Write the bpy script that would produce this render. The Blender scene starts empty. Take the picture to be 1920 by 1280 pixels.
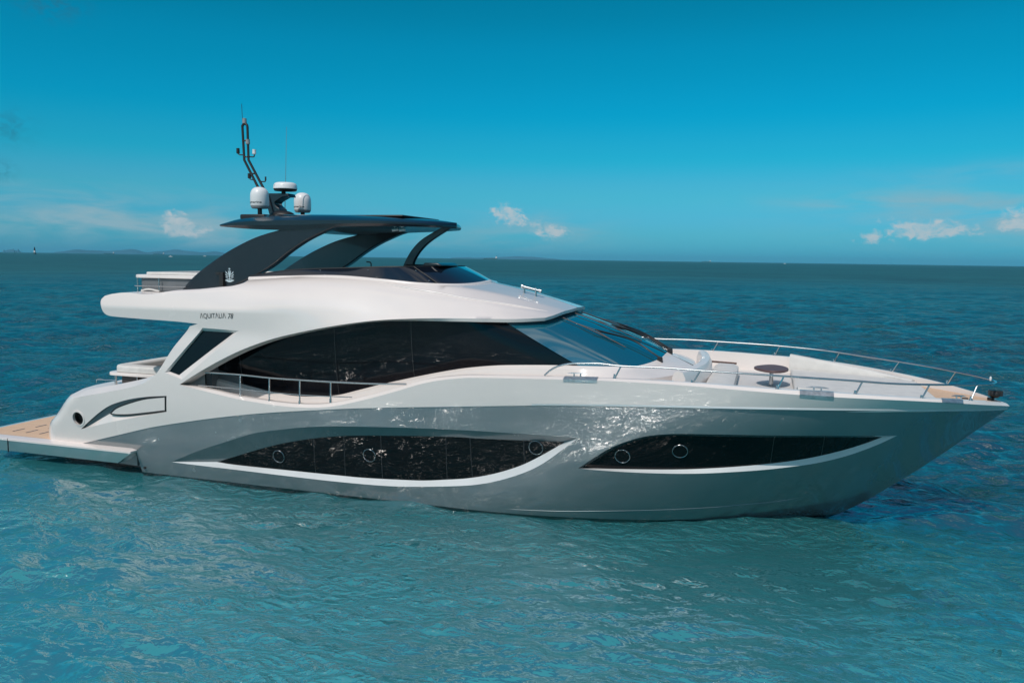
import bpy, bmesh, math, random
import numpy as np
from mathutils import Vector, Matrix
from mathutils.geometry import delaunay_2d_cdt
random.seed(7); np.random.seed(7)
R = math.radians
SKY_RAMP = [(0.0, (.115, .65, 1.2, 1)), (.043, (.136, .65, 1.03, 1)), (.093, (.126, .70, .92, 1)), (.142, (.038, .74, .91, 1)), (.197, (.004, .756, .93, 1)), (.264, (.001, .754, .884, 1)), (.329, (.0, .693, .778, 1)), (.55, (.05, .66, .78, 1)), (1.0, (.40, .80, .95, 1))]
VEILS = [(-.87, .040, .26, .026, 1.2), (-.70, .030, .12, .018, .7), (.27, .055, .18, .032, 1.0), (-.28, .036, .09, .022, .7), (.1, .07, .10, .008, .5), (.3, .10, .10, .008, .5), (-.5, .02, .2, .01, .5)]
PUFFS = [(-.706, .037, .018, .013, 1.0), (-.688, .027, .024, .009, .9), (-.318, .057, .024, .013, .85), (-.295, .048, .024, .009, .6), (-.260, .034, .028, .010, 1.0), (.152, .040, .032, .013, 1.0), (.195, .038, .030, .008, .85), (.256, .047, .024, .015, 1.05), (.110, .029, .018, .007, .85)]
DARKS = [(-.862, .128, .018, .015), (-.869, .084, .009, .009), (-.82, .254, .03, .014)]
CLOUD_VEIL = (2.6, 4.4, 5.2, 1); CLOUD_PUFF = (5.0, 5.6, 5.9, 1); CLOUD_DARK = (.25, 1.3, 2.0, 1)
WATER_A = (.005, .070, .081, 1); WATER_B = (.012, .115, .122, 1); WATER_C = (.050, .325, .375, 1); BUMP = 1.0; SLOPE = .064; B1, B2, B3 = .12, .048, .008; SSS = 0; REFL = .55; WROUGH = .13
HAZE = 4.0e-5; HAZE_COL = (.22, .74, 1.0, 1)
scene = bpy.context.scene
# ---------------------------------------------------------------- camera (aerial view, about 5 m above the water, 17 m off the starboard side)
cam_d = bpy.data.cameras.new("camera"); cam = bpy.data.objects.new("camera", cam_d); scene.collection.objects.link(cam)
cam_d.sensor_width = 36; cam_d.lens = 36*1493/1920; cam_d.clip_start = .1; cam_d.clip_end = 90000
CAM = np.array([-1.4558, -16.6474, 5.0])
YAW, PITCH, ROLL = R(17.6), R(5.9075), R(.7908)
cam.location = CAM
cam.matrix_world = Matrix.Translation(CAM) @ Matrix.Rotation(YAW, 4, 'Z') @ Matrix.Rotation(R(90)-PITCH, 4, 'X') @ Matrix.Rotation(ROLL, 4, 'Z')
scene.camera = cam
# ---------------------------------------------------------------- light
SUN_AZ, SUN_EL = R(191), R(50)             # azimuth from +Y turning towards +X
sdir = Vector((math.sin(SUN_AZ)*math.cos(SUN_EL), math.cos(SUN_AZ)*math.cos(SUN_EL), math.sin(SUN_EL)))
sd = bpy.data.lights.new("sun", 'SUN'); sd.energy = 2.7; sd.angle = R(.5); sd.color = (1, .91, .84)
sun = bpy.data.objects.new("sun", sd); scene.collection.objects.link(sun); sun.rotation_euler = sdir.to_track_quat('Z', 'Y').to_euler()
scene.view_settings.view_transform = 'Standard'; scene.view_settings.look = 'None'; scene.view_settings.exposure = 0; scene.view_settings.gamma = 1
scene.cycles.use_denoising = True
scene.cycles.max_bounces = 8; scene.cycles.caustics_reflective = False; scene.cycles.caustics_refractive = False; scene.cycles.sample_clamp_indirect = 25; scene.cycles.sample_clamp_direct = 5; scene.cycles.use_adaptive_sampling = False
world = bpy.data.worlds.new("World"); scene.world = world; world.use_nodes = True
class NT:                                   # small helper for node trees
    def __init__(s, nt): s.t = nt; s.n = nt.nodes; s.l = nt.links
    def node(s, typ, **kw):
        n = s.n.new(typ)
        for k, v in kw.items(): setattr(n, k, v)
        return n
    def link(s, a, b): s.l.new(a, b)
    def put(s, sock, v):
        if isinstance(v, bpy.types.NodeSocket): s.l.new(v, sock)
        else: sock.default_value = v
    def m(s, op, a, b=None, c=None):
        n = s.n.new('ShaderNodeMath'); n.operation = op
        s.put(n.inputs[0], a)
        if b is not None: s.put(n.inputs[1], b)
        if c is not None: s.put(n.inputs[2], c)
        return n.outputs[0]
    def mix(s, f, a, b, blend='MIX'):
        n = s.n.new('ShaderNodeMix'); n.data_type = 'RGBA'; n.blend_type = blend; n.clamp_factor = True
        s.put(n.inputs[0], f); s.put(n.inputs[6], a); s.put(n.inputs[7], b); return n.outputs[2]
    def sstep(s, x, a, b, lo=0., hi=1.):
        n = s.n.new('ShaderNodeMapRange'); n.interpolation_type = 'SMOOTHSTEP'
        s.put(n.inputs[0], x); n.inputs[1].default_value = a; n.inputs[2].default_value = b; n.inputs[3].default_value = lo; n.inputs[4].default_value = hi
        return n.outputs[0]
    def noise(s, vec, scale, detail=3, rough=.5, dist=0.):
        n = s.n.new('ShaderNodeTexNoise'); s.put(n.inputs['Vector'], vec); n.inputs['Scale'].default_value = scale
        n.inputs['Detail'].default_value = detail; n.inputs['Roughness'].default_value = rough; n.inputs['Distortion'].default_value = dist
        return n.outputs['Fac']
    def mapping(s, vec, sc=(1,1,1), loc=(0,0,0), rot=(0,0,0)):
        n = s.n.new('ShaderNodeMapping'); s.put(n.inputs[0], vec); n.inputs[1].default_value = loc; n.inputs[2].default_value = rot; n.inputs[3].default_value = sc
        return n.outputs[0]
w = NT(world.node_tree); w.n.clear()
sky = w.node('ShaderNodeTexSky', sky_type='NISHITA', sun_disc=False, sun_elevation=SUN_EL, sun_rotation=SUN_AZ, altitude=0, air_density=1.0, dust_density=.6, ozone_density=1.6)
dirn = w.node('ShaderNodeTexCoord').outputs['Generated']
sx = w.node('ShaderNodeSeparateXYZ'); w.link(dirn, sx.inputs[0])
el = w.m('ARCSINE', sx.outputs[2]); az = w.m('ARCTAN2', sx.outputs[0], sx.outputs[1])
# the air over this bay is strongly cyan: the daylight sky is filtered to teal, paler near the horizon
tint = w.node('ShaderNodeValToRGB'); w.link(w.m('MULTIPLY', el, 1/.9), tint.inputs[0])
cr = tint.color_ramp; cr.interpolation = 'EASE'
cr.elements[0].position = 0; cr.elements[0].color = SKY_RAMP[0][1]; cr.elements[1].position = SKY_RAMP[-1][0]; cr.elements[1].color = SKY_RAMP[-1][1]
for p, c in SKY_RAMP[1:-1]: cr.elements.new(p).color = c
skyc = w.mix(1.0, sky.outputs[0], tint.outputs[0], 'MULTIPLY')
cv = w.node('ShaderNodeCombineXYZ'); w.link(az, cv.inputs[0]); w.link(el, cv.inputs[1])
n_big = w.noise(w.mapping(cv.outputs[0], (9, 42, 1)), 1.0, 5, .55, .4)
n_puff = w.noise(w.mapping(cv.outputs[0], (75, 110, 1), (3, 1, 0)), 1.0, 7, .62, .4)
def gauss(a0, e0, sa, se):
    p = w.m('POWER', w.m('DIVIDE', w.m('SUBTRACT', az, a0), sa), 2.0); q = w.m('POWER', w.m('DIVIDE', w.m('SUBTRACT', el, e0), se), 2.0)
    return w.m('EXPONENT', w.m('MULTIPLY', w.m('ADD', p, q), -1.0))
def total(lst):
    o = lst[0]
    for x in lst[1:]: o = w.m('ADD', o, x)
    return o
veil = total([w.m('MULTIPLY', gauss(*g[:4]), g[4]) for g in VEILS])
veil = w.m('MULTIPLY', veil, w.sstep(n_big, .32, .72))
puffs = total([w.m('MULTIPLY', gauss(*g[:4]), g[4]) for g in PUFFS])
puff = w.sstep(w.m('ADD', puffs, w.m('MULTIPLY', w.m('SUBTRACT', n_puff, .5), 2.4)), .34, 1.08)
puff = w.m('MULTIPLY', puff, w.sstep(puffs, .05, .45))
dark = w.m('MULTIPLY', total([gauss(*g) for g in DARKS]), w.sstep(n_puff, .35, .7))
skyc = w.mix(w.m('MULTIPLY', veil, .95), skyc, CLOUD_VEIL)
skyc = w.mix(w.m('MULTIPLY', puff, w.sstep(n_puff, .25, .75, .42, .92)), skyc, CLOUD_PUFF)
skyc = w.mix(w.m('MULTIPLY', dark, .5), skyc, CLOUD_DARK)
# broken cloud overhead and behind the camera, unseen: added as neutral fill light and for reflections
n_over = w.noise(w.mapping(dirn, (2.4, 2.4, 3.2)), 1.0, 5, .55, .2)
over = w.m('MULTIPLY', w.sstep(n_over, .44, .60), w.m('MAXIMUM', w.sstep(el, .95, 1.15), w.m('MULTIPLY', w.sstep(sx.outputs[1], -.05, -.35), w.sstep(el, .04, .12))))
skyc = w.mix(w.m('MULTIPLY', over, .85), skyc, (6.5, 6.3, 6.1, 1))
bg = w.node('ShaderNodeBackground'); w.link(skyc, bg.inputs[0]); bg.inputs[1].default_value = .1
w.link(bg.outputs[0], w.node('ShaderNodeOutputWorld').inputs[0])
STEM_Z=[-.8,-.3,0,.227,.786,1.377,1.998,2.414,3.0]; STEM_X=[-1.9,-.6,0,.381,1.116,1.822,2.501,2.954,3.5]
STERN_Z=[-1,0.3,.68,.98,1.26,1.73,1.87,1.99,2.6,3.4]; STERN_X=[-17.3,-17.72,-17.70,-17.60,-17.31,-16.84,-16.6,-16.43,-15.6,-14.9]
# ---------------------------------------------------------------- surfaces of the yacht (metres; x forward, -y starboard, z up)
def pch_slopes(xk, yk):
    h = np.diff(xk); d = np.diff(yk, axis=-1) / h
    m = np.zeros_like(yk, dtype=float)
    d0, d1 = d[..., :-1], d[..., 1:]; h0, h1 = h[:-1], h[1:]
    w1, w2 = 2*h1 + h0, h1 + 2*h0
    with np.errstate(divide='ignore', invalid='ignore'):
        mm = (w1 + w2) / (w1/d0 + w2/d1)
    m[..., 1:-1] = np.where(d0*d1 > 0, mm, 0)
    m[..., 0] = d[..., 0]; m[..., -1] = d[..., -1]
    return m

def pch(xk, yk):
    xk = np.asarray(xk, float); yk = np.asarray(yk, float); m = pch_slopes(xk, yk)
    def f(x):
        x = np.asarray(x, float)
        i = np.clip(np.searchsorted(xk, x) - 1, 0, len(xk) - 2)
        h = xk[i+1] - xk[i]; t = (x - xk[i]) / h; tc = np.clip(t, 0, 1)
        v = ((2*tc**3-3*tc**2+1)*yk[i] + (tc**3-2*tc**2+tc)*h*m[i] + (-2*tc**3+3*tc**2)*yk[i+1] + (tc**3-tc**2)*h*m[i+1])
        return v + np.where(t < 0, t*h*m[0], 0) + np.where(t > 1, (t-1)*h*m[-1], 0)
    return f

def smooth(a, b, x):
    t = np.clip((np.asarray(x, float) - a) / (b - a), 0, 1); return t*t*(3-2*t)

f_stem = pch(STEM_Z, STEM_X)                        # x of the stem at height z
f_aft = pch([-1, 0, .6, 1.2, 1.9, 2.4, 3.0, 3.4, 3.8, 4.4], [1.75, 2.235, 2.42, 2.52, 2.6, 2.62, 2.575, 2.53, 2.5, 2.45])
f_fwd = pch([-1, 0, .6, 1.2, 1.9, 2.4, 2.9, 3.4, 4.4], [1.75, 2.235, 2.38, 2.50, 2.62, 2.71, 2.78, 2.84, 2.95])
f_stern = pch(STERN_Z, STERN_X)                     # x of the stern end at height z
RS = 0.6
def YB(x, z):                                       # half breadth of hull and topsides
    x = np.asarray(x, float); z = np.asarray(z, float)
    zt = np.clip(z/2.9, 0, 1.2)
    p = 2 + zt**1.5; L = 7.2 - .7*zt
    tau = np.clip((f_stem(z) - x)/L, 0, 1)
    g = 1 - (1-tau)**p
    w = smooth(-11.5, -6, x)
    b = (f_aft(z)*(1-w) + f_fwd(z)*w)*g
    d = np.clip((x - f_stern(z))/RS, 0, 1)
    return b - RS*(1-np.sqrt(np.clip(1-(1-d)**2, 0, 1)))

SK_S = np.array([3.0, 3.4, 3.85, 4.2, 4.5, 5.0])
SK_X = np.array([-15.9, -13.5, -12, -10, -8, -7, -6, -5.2, -4.6])
SK_Y = np.array([[2.58,2.61,2.42,2.15,1.4], [2.60,2.48,2.15,1.4], [2.58,2.36,1.98,1.2], [2.50,2.24,1.82,0], [2.40,2.07,1.66,0],
                 [2.29,1.87,1.3,0], [2.14,1.6,1.0,0], [1.95,1.4,.8,0], [1.75,1.2,.7,0]], dtype=object)
_Y = {3.85: [2.58,2.60,2.58,2.50,2.40,2.29,2.14,1.95,1.75], 4.2: [2.50,2.46,2.36,2.24,2.07,1.87,1.60,1.40,1.2],
      4.5: [2.2,2.12,1.97,1.82,1.66,1.3,1.0,.8,.7], 5.0: [0]*9}
_Z = {3.85: [3.86,3.87,3.88,3.87,3.83,3.81,3.79,3.74,3.62], 4.2: [4.13,4.2,4.27,4.30,4.2,4.13,4.0,3.86,3.70],
      4.5: [4.2,4.28,4.48,4.59,4.47,4.34,4.13,3.93,3.76], 5.0: [4.2,4.3,4.58,4.75,4.62,4.44,4.21,3.97,3.79]}
_fy = {k: pch(SK_X, v) for k, v in _Y.items()}; _fz = {k: pch(SK_X, v) for k, v in _Z.items()}
def SK(a, s, off=0.0):                              # starboard skin: hull topsides, pillar, flybridge moulding and brow
    a = np.atleast_1d(np.asarray(a, float)); s = np.atleast_1d(np.asarray(s, float))
    lo_y, lo_z = YB(a, s), s
    ac = np.maximum(a, -13.9); ys = np.stack([YB(ac, 3.0+0*a), YB(ac, 3.4+0*a)] + [_fy[k](a) for k in (3.85, 4.2, 4.5, 5.0)], -1)
    zs = np.stack([3.0+0*a, 3.4+0*a] + [_fz[k](a) for k in (3.85, 4.2, 4.5, 5.0)], -1)
    w = smooth(-7.5, -6.5, a)                       # forward of the pillar the lower knots follow the brow
    ys[:, 0] = ys[:, 0]*(1-w) + (ys[:, 2]+.05)*w; ys[:, 1] = ys[:, 1]*(1-w) + (ys[:, 2]+.03)*w
    def herm(v):
        m = pch_slopes(SK_S, v); m[:, -1] *= .1
        i = np.clip(np.searchsorted(SK_S, s) - 1, 0, len(SK_S)-2); r = np.arange(len(s))
        h = SK_S[i+1]-SK_S[i]; t = np.clip((s - SK_S[i])/h, 0, 1)
        hv = (2*t**3-3*t**2+1)*v[r,i] + (t**3-2*t**2+t)*h*m[r,i] + (-2*t**3+3*t**2)*v[r,i+1] + (t**3-t**2)*h*m[r,i+1]
        lv = v[r,i]*(1-t) + v[r,i+1]*t
        k = np.where(s > 3.9, .75*smooth(-10, -8, a)*smooth(-4.8, -6, a), 0)+.8*smooth(-10.5, -12.5, a)*(s > 3.4)*(s < 4.2)
        return hv*(1-k) + lv*k
    up = s > 3.0
    y = np.where(up, herm(ys), lo_y); z = np.where(up, herm(zs), lo_z)
    return np.stack([a, -(y+off), z], -1)

def HU(a, s, off=-.012):                             # starboard hull below the white topsides
    a = np.atleast_1d(np.asarray(a, float)); s = np.atleast_1d(np.asarray(s, float))
    b = YB(a, s); return np.stack([a, -(b+off*np.clip(b/.35, 0, 1)), s+0*a], -1)
# ---------------------------------------------------------------- measured lines of the yacht (station, height) or (x, y, z)
BOUND = [(-16.432,0.605),(-15.286,0.917),(-14.055,1.236),(-11.93,1.64),(-9.989,1.897),(-8.535,2.048),(-7.05,2.179),(-5.451,2.316),(-4.446,2.381),(-3.484,2.437),(-2.562,2.481),(-1.677,2.515),(-0.815,2.536),(0.043,2.539),(0.929,2.514),(1.896,2.451),(2.558,2.386),(2.895,2.361)]
CAPLO = [(-13.404,2.206),(-12.563,2.073),(-11.901,1.984),(-11.251,1.931),(-10.74,1.911),(-10.236,1.924),(-9.737,1.982),(-9.0,2.168),(-8.28,2.391),(-7.583,2.618),(-6.913,2.745),(-6.479,2.782),(-5.438,2.825),(-4.443,2.86),(-3.666,2.873),(-2.526,2.867),(-1.395,2.828),(-0.324,2.784),(0.359,2.755),(1.115,2.702),(1.841,2.617),(2.626,2.487),(2.92,2.433)]
CAPHI = [(-13.286,2.188),(-12.63,2.124),(-11.964,2.034),(-11.31,1.986),(-10.796,1.965),(-10.288,1.978),(-9.787,2.036),(-9.045,2.221),(-8.322,2.439),(-7.622,2.666),(-6.947,2.782),(-6.511,2.819),(-5.464,2.856),(-4.462,2.891),(-3.681,2.908),(-2.534,2.91),(-1.398,2.88),(-0.323,2.847),(0.364,2.804),(1.122,2.743),(1.848,2.666),(2.51,2.561),(2.886,2.468)]
ARCH = [(-13.403,2.217),(-12.896,2.513),(-12.3,2.828),(-11.77,3.066),(-11.163,3.282),(-10.481,3.452),(-9.66,3.619),(-8.811,3.757),(-7.939,3.838),(-7.107,3.882),(-6.577,3.903),(-6.094,3.936),(-5.765,3.997),(-5.522,4.078)]
PILLAR = [(-13.193,3.442),(-13.591,2.992),(-13.924,2.526),(-14.114,2.339),(-14.486,2.139),(-15.42,1.911),(-15.882,1.819),(-16.33,1.726)]
WING = [(-12.961,3.527),(-13.519,3.558),(-14.464,3.582),(-15.189,3.609),(-15.376,3.638),(-15.467,3.716),(-15.508,3.872),(-15.516,3.989),(-15.436,4.094)]
WTOP = [(-15.258,4.147),(-14.977,4.185),(-14.73,4.178),(-14.348,4.139),(-13.915,4.189),(-13.545,4.299),(-13.162,4.291),(-12.56,4.307),(-12.267,4.315),(-12.052,4.404),(-12.083,4.542),(-11.605,4.562),(-10.413,4.469),(-9.711,4.44),(-9.046,4.435),(-8.408,4.442),(-7.944,4.47),(-7.495,4.58),(-7.36,4.743),(-7.279,4.917)]
PWOUT = [(-12.85,3.449),(-11.945,3.424),(-13.341,2.326),(-13.791,2.452)]
PWIN = [(-12.906,3.382),(-12.115,3.372),(-13.472,2.403),(-13.73,2.47)]
INT_UP = [(-16.311,0.98),(-16.038,1.186),(-15.679,1.435),(-15.339,1.621),(-14.849,1.778),(-14.381,1.87),(-13.783,1.937)]
INT_LO = [(-16.311,0.98),(-15.856,1.1),(-15.41,1.217),(-14.912,1.336),(-14.455,1.439),(-13.824,1.577)]
DOOR_UP = [(-15.388,1.419),(-15.217,1.543),(-14.862,1.68),(-14.387,1.816),(-13.836,1.901)]
DOOR_LO = [(-15.388,1.419),(-15.21,1.413),(-14.9,1.437),(-14.43,1.509),(-13.87,1.604)]
CRES_LO = [(-16.311,0.98),(-15.987,1.134),(-15.434,1.415)]
HOLE = [(-16.338,1.234)]
W1_UP = [(-13.925,0.396),(-13.098,0.748),(-12.442,0.985),(-11.612,1.268),(-11.016,1.387),(-10.441,1.487),(-9.694,1.569),(-8.973,1.618),(-7.93,1.676),(-6.973,1.714),(-6.6,1.725),(-5.605,1.745),(-4.608,1.75)]
W1_LO = [(-13.925,0.396),(-13.595,0.388),(-12.968,0.381),(-12.15,0.375),(-10.968,0.36),(-9.834,0.353),(-8.741,0.372),(-8.033,0.423),(-7.197,0.523),(-6.665,0.613),(-6.145,0.769),(-5.638,0.986),(-5.294,1.193),(-4.967,1.457),(-4.608,1.75)]
G1_UP = [(-12.797,0.472),(-12.181,0.689),(-11.55,0.908),(-10.944,1.086),(-10.168,1.256),(-9.427,1.364),(-8.355,1.452),(-7.714,1.496),(-7.034,1.536),(-6.657,1.541),(-5.649,1.584),(-4.905,1.617)]
G1_LO = [(-12.797,0.472),(-12.433,0.452),(-11.827,0.448),(-11.035,0.453),(-9.892,0.457),(-9.155,0.465),(-8.083,0.521),(-7.788,0.548),(-7.426,0.6),(-6.886,0.69),(-6.355,0.834),(-5.834,1.042),(-5.497,1.227),(-5.166,1.44),(-4.905,1.617)]
W2_UP = [(-4.632,1.152),(-4.341,1.378),(-4.03,1.602),(-3.726,1.756),(-3.429,1.871),(-3.133,1.934),(-2.704,1.978),(-1.661,2.013),(-0.468,2.02),(0.299,2.001),(0.88,1.973)]
W2_LO = [(-4.632,1.152),(-4.349,1.143),(-3.443,1.148),(-2.561,1.174),(-1.869,1.228),(-1.366,1.277),(-0.9,1.339),(-0.409,1.423),(0.083,1.567),(0.558,1.78),(0.88,1.973)]
G2_UP = [(-4.574,1.139),(-4.364,1.295),(-4.05,1.527),(-3.743,1.695),(-3.445,1.811),(-3.146,1.88),(-2.713,1.919),(-1.662,1.949),(-0.456,1.963),(0.64,1.929)]
G2_LO = [(-4.574,1.139),(-4.195,1.156),(-3.755,1.178),(-2.859,1.223),(-2.28,1.27),(-1.645,1.337),(-1.026,1.421),(-0.532,1.514),(-0.046,1.65),(0.315,1.779),(0.64,1.929)]
PORTS1 = [(-11.174,0.759),(-9.013,0.98),(-5.469,1.461)]
PORTS2 = [(-3.825,1.441),(-2.797,1.612)]
SEAM1 = [((-10.283,1.235),(-10.329,0.462)),((-9.563,1.347),(-9.624,0.46)),((-8.723,1.428),(-8.772,0.475)),((-7.304,1.524),(-7.34,0.609)),((-6.8,1.545),(-6.795,0.711)),((-5.707,1.584),(-5.713,1.119))]
SEAM2 = [((-1.198,1.96),(-1.241,1.374)),((-0.357,1.962),(-0.371,1.565))]
CHINE = [(-6.746,0.132),(-5.874,0.164),(-5.041,0.199),(-4.036,0.268),(-3.157,0.325),(-2.196,0.397),(-1.621,0.459),(-1.171,0.497),(-0.663,0.579),(-0.088,0.702)]
TEXT = [(-12.874,3.644),(-12.232,3.664),(-12.18,3.66),(-12.042,3.665)]
TEXTH = [(-12.858,3.748)]
RIDGE = [(-9.152,4.436),(-8.351,4.369),(-7.716,4.329),(-7.108,4.278),(-6.593,4.277),(-5.912,4.291),(-5.558,4.308)]
RAIL = [(-5.261,-2.645,2.882),(-5.152,-2.646,2.982),(-5.012,-2.646,3.064),(-4.783,-2.647,3.125),(-4.477,-2.649,3.147),(-4.233,-2.649,3.155),(-3.856,-2.651,3.132),(-3.164,-2.651,3.141),(-2.474,-2.649,3.127),(-1.703,-2.62,3.112),(-1.098,-2.561,3.097),(-0.078,-2.337,3.054),(0.628,-2.047,3.0),(1.291,-1.648,2.964),(1.837,-1.212,2.933),(2.321,-0.719,2.895),(2.506,-0.51,2.881)]
STAN = [((-3.856,-2.651,3.122),(-3.966,-2.65,2.919)),((-2.473,-2.649,3.123),(-2.609,-2.65,2.891)),((-1.098,-2.561,3.097),(-1.2,-2.574,2.883)),((0.157,-2.255,3.038),(0.049,-2.294,2.824)),((1.281,-1.655,2.964),(1.149,-1.746,2.73)),((2.188,-0.863,2.903),(2.069,-0.986,2.648))]
GLASS_LO = [(-13.391,-1.64,2.247),(-13.147,-1.64,2.237),(-12.89,-1.642,2.191),(-12.322,-1.65,2.094),(-11.835,-1.657,2.018),(-11.286,-1.666,1.959),(-10.748,-1.674,1.972),(-10.127,-1.683,2.044),(-9.635,-1.69,2.18),(-9.003,-1.7,2.363),(-7.967,-1.845,2.634),(-7.228,-1.948,2.804),(-6.753,-2.01,2.885),(-6.293,-2.065,2.943),(-5.635,-2.1,2.988),(-5.089,-2.1,3.012),(-4.748,-2.1,3.02)]
WS_LO = [(-4.015,-1.9,3.02),(-3.698,-1.55,3.014),(-3.422,-0.8,3.064),(-3.35,0.0,3.121)]
SRAIL = [(-12.841,-2.5,2.489),(-11.965,-2.5,2.488),(-11.246,-2.5,2.467),(-10.518,-2.5,2.465),(-9.798,-2.5,2.47),(-8.834,-2.5,2.49),(-8.112,-2.5,2.524)]
SRAIL2 = [(-13.029,-2.5,2.2),(-11.973,-2.5,2.185),(-11.252,-2.5,2.163),(-10.523,-2.5,2.154),(-9.801,-2.5,2.168),(-9.314,-2.5,2.184)]
SST = [[(-11.959,-2.5,2.482),(-11.971,-2.5,1.979)],[(-11.246,-2.5,2.467),(-11.256,-2.5,1.936)],[(-10.518,-2.5,2.465),(-10.526,-2.5,1.964)],[(-9.798,-2.5,2.464),(-9.802,-2.5,2.069)]]
HT_C = [(-12.96,-1.755,5.664),(-12.533,-1.806,5.714),(-11.944,-1.87,5.739),(-10.894,-1.87,5.756),(-9.896,-1.847,5.752),(-9.103,-1.673,5.75),(-8.456,-1.303,5.735),(-8.008,-1.226,5.705),(-7.968,-0.437,5.701),(-7.965,0.0,5.685)]
HT_B = [(-12.962,-1.755,5.606),(-11.949,-1.87,5.557),(-11.366,-1.87,5.536),(-9.897,-1.847,5.628),(-8.922,-1.599,5.645),(-7.918,-0.712,5.635),(-7.965,0.0,5.656)]
HT_T = [(-13.051,-1.3,5.804),(-12.347,-1.3,5.873),(-11.66,-1.3,5.9),(-10.727,-1.3,5.879),(-9.444,-1.3,5.831),(-8.216,-1.3,5.762),(-7.622,-1.3,5.696)]
LEG = [(-14.061,-1.72,4.195),(-13.732,-1.72,4.49),(-13.468,-1.72,4.674),(-13.107,-1.72,4.892),(-12.752,-1.72,5.084),(-12.403,-1.72,5.244),(-12.059,-1.72,5.379),(-11.721,-1.72,5.478),(-11.427,-1.72,5.547),(-10.991,-1.72,5.677),(-10.348,-1.72,5.7),(-9.944,-1.72,5.638),(-10.159,-1.72,5.589),(-10.375,-1.72,5.51),(-10.815,-1.72,5.318),(-11.251,-1.72,5.065),(-11.641,-1.72,4.797),(-12.023,-1.72,4.594),(-12.423,-1.72,4.423),(-12.689,-1.72,4.311),(-13.013,-1.72,4.268),(-13.699,-1.72,4.192)]
STRUT = [(-9.355,0.0,4.79),(-9.248,0.0,4.998),(-9.116,0.0,5.192),(-8.918,0.0,5.385),(-8.658,0.0,5.542),(-8.374,0.0,5.673),(-8.143,0.0,5.673),(-8.207,0.0,5.649),(-8.463,0.0,5.507),(-8.722,0.0,5.339),(-8.918,0.0,5.158),(-9.062,0.0,4.952),(-9.115,0.0,4.794)]
EMB = [(-12.735,-1.72,4.71),(-12.742,-1.72,4.416),(-12.906,-1.72,4.566),(-12.572,-1.72,4.572)]
BRKT = [(-12.884,0.0,6.47),(-12.282,0.0,6.463),(-12.24,0.0,6.382),(-12.4,0.0,6.383),(-12.637,0.0,6.247),(-12.566,0.0,6.146),(-12.508,0.0,6.108),(-12.481,0.0,5.957),(-12.658,0.0,5.958),(-12.829,0.0,6.261),(-12.886,0.0,6.388)]
MASTL = [(-13.144,-0.03,6.591),(-13.187,-0.03,6.647),(-13.548,-0.03,7.279),(-13.582,-0.03,8.096)]
MASTR = [(-12.981,-0.03,6.551),(-13.033,-0.03,6.619),(-13.427,-0.03,7.276),(-13.439,-0.03,8.041)]
DOME1 = [(-12.562,-0.85,6.067),(-12.552,-0.85,6.548),(-12.819,-0.85,6.262),(-12.297,-0.85,6.257)]
DOME2 = [(-12.522,0.85,6.083),(-12.514,0.85,6.574)]
RADAR = [(-12.441,0.0,6.521),(-12.438,0.0,6.727),(-12.733,0.0,6.625),(-12.163,0.0,6.618)]
MISC = [(-13.741,0.0,7.507),(-13.283,0.0,7.457),(-13.434,0.0,6.897),(-12.981,0.0,6.813),(-13.483,0.0,7.734),(-13.537,0.0,8.187),(-13.598,0.0,7.401),(-13.722,0.0,7.417),(-13.432,0.0,7.355),(-13.282,0.0,7.352),(-13.28,0.0,6.805),(-13.415,0.0,6.82),(-13.125,0.0,6.763),(-12.99,0.0,6.761)]
WHIP = [(-13.612,0.0,8.601),(-13.594,0.0,8.101),(-12.451,0.0,8.023),(-12.511,0.0,6.697),(-12.538,0.0,6.071)]
UNDERL = [(-9.142,-0.9,5.68),(-9.167,-0.9,5.6),(-9.003,-0.9,5.669),(-8.927,-0.9,5.601)]
SLAB = [(-15.456,-1.7,4.455),(-13.562,-1.7,4.457),(-15.453,-1.7,4.529),(-18.391,1.7,4.487)]
PANEL = [(-15.305,-1.65,4.433),(-15.319,-1.65,4.112),(-14.046,-1.65,4.205),(-15.214,-1.65,4.435),(-15.229,-1.65,4.089),(-14.642,-1.65,4.446),(-14.655,-1.65,4.129),(-15.374,-1.65,4.265),(-14.088,-1.65,4.276)]
FLYBITS = [(-9.812,-0.9,4.892),(-9.708,-0.9,4.894),(-9.709,-0.9,4.766),(-8.991,-0.9,4.835),(-8.328,-0.9,4.834),(-8.241,-0.9,4.909),(-7.838,-0.9,4.915),(-7.764,-0.9,4.843)]
SET = [(-16.269,-1.6,2.382),(-16.275,-1.6,2.267),(-15.832,-1.6,2.291),(-16.363,-1.6,2.185),(-14.985,-1.6,2.199),(-16.057,-1.6,2.189),(-15.037,-1.6,2.057),(-16.16,-1.6,2.003),(-17.344,1.6,2.208)]
TABLE = [(-1.551,0.3,2.879),(-1.004,0.3,2.909),(-1.275,0.3,2.987),(-1.244,0.3,2.753)]
FORE = [(-2.985,0.0,3.249),(-2.716,0.0,3.262),(-2.7,0.0,2.821),(-2.978,-2.0,3.059),(-2.543,-2.0,2.869),(-0.847,2.0,2.944),(-0.83,2.0,2.586),(1.502,2.0,2.544),(1.096,0.0,2.741),(2.549,0.0,2.608),(-2.72,1.0,2.74),(-1.992,1.0,2.745)]
BALL = [(2.604,0.0,2.561),(2.761,0.0,2.572),(2.674,0.0,2.696)]
PULP = [(2.617,0.0,2.893),(2.639,0.0,2.824)]
BRLAMP = [(-6.416,-0.3,4.201),(-6.395,-0.3,4.419),(-6.037,-0.3,4.268),(-6.026,-0.3,4.337)]
WIP = [[(-3.415,-0.7,3.107),(-4.653,-0.7,3.352)],[(-3.472,0.3,3.037),(-4.682,0.3,3.395)],[(-3.464,0.9,3.019),(-4.715,0.9,3.461)]]
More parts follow.
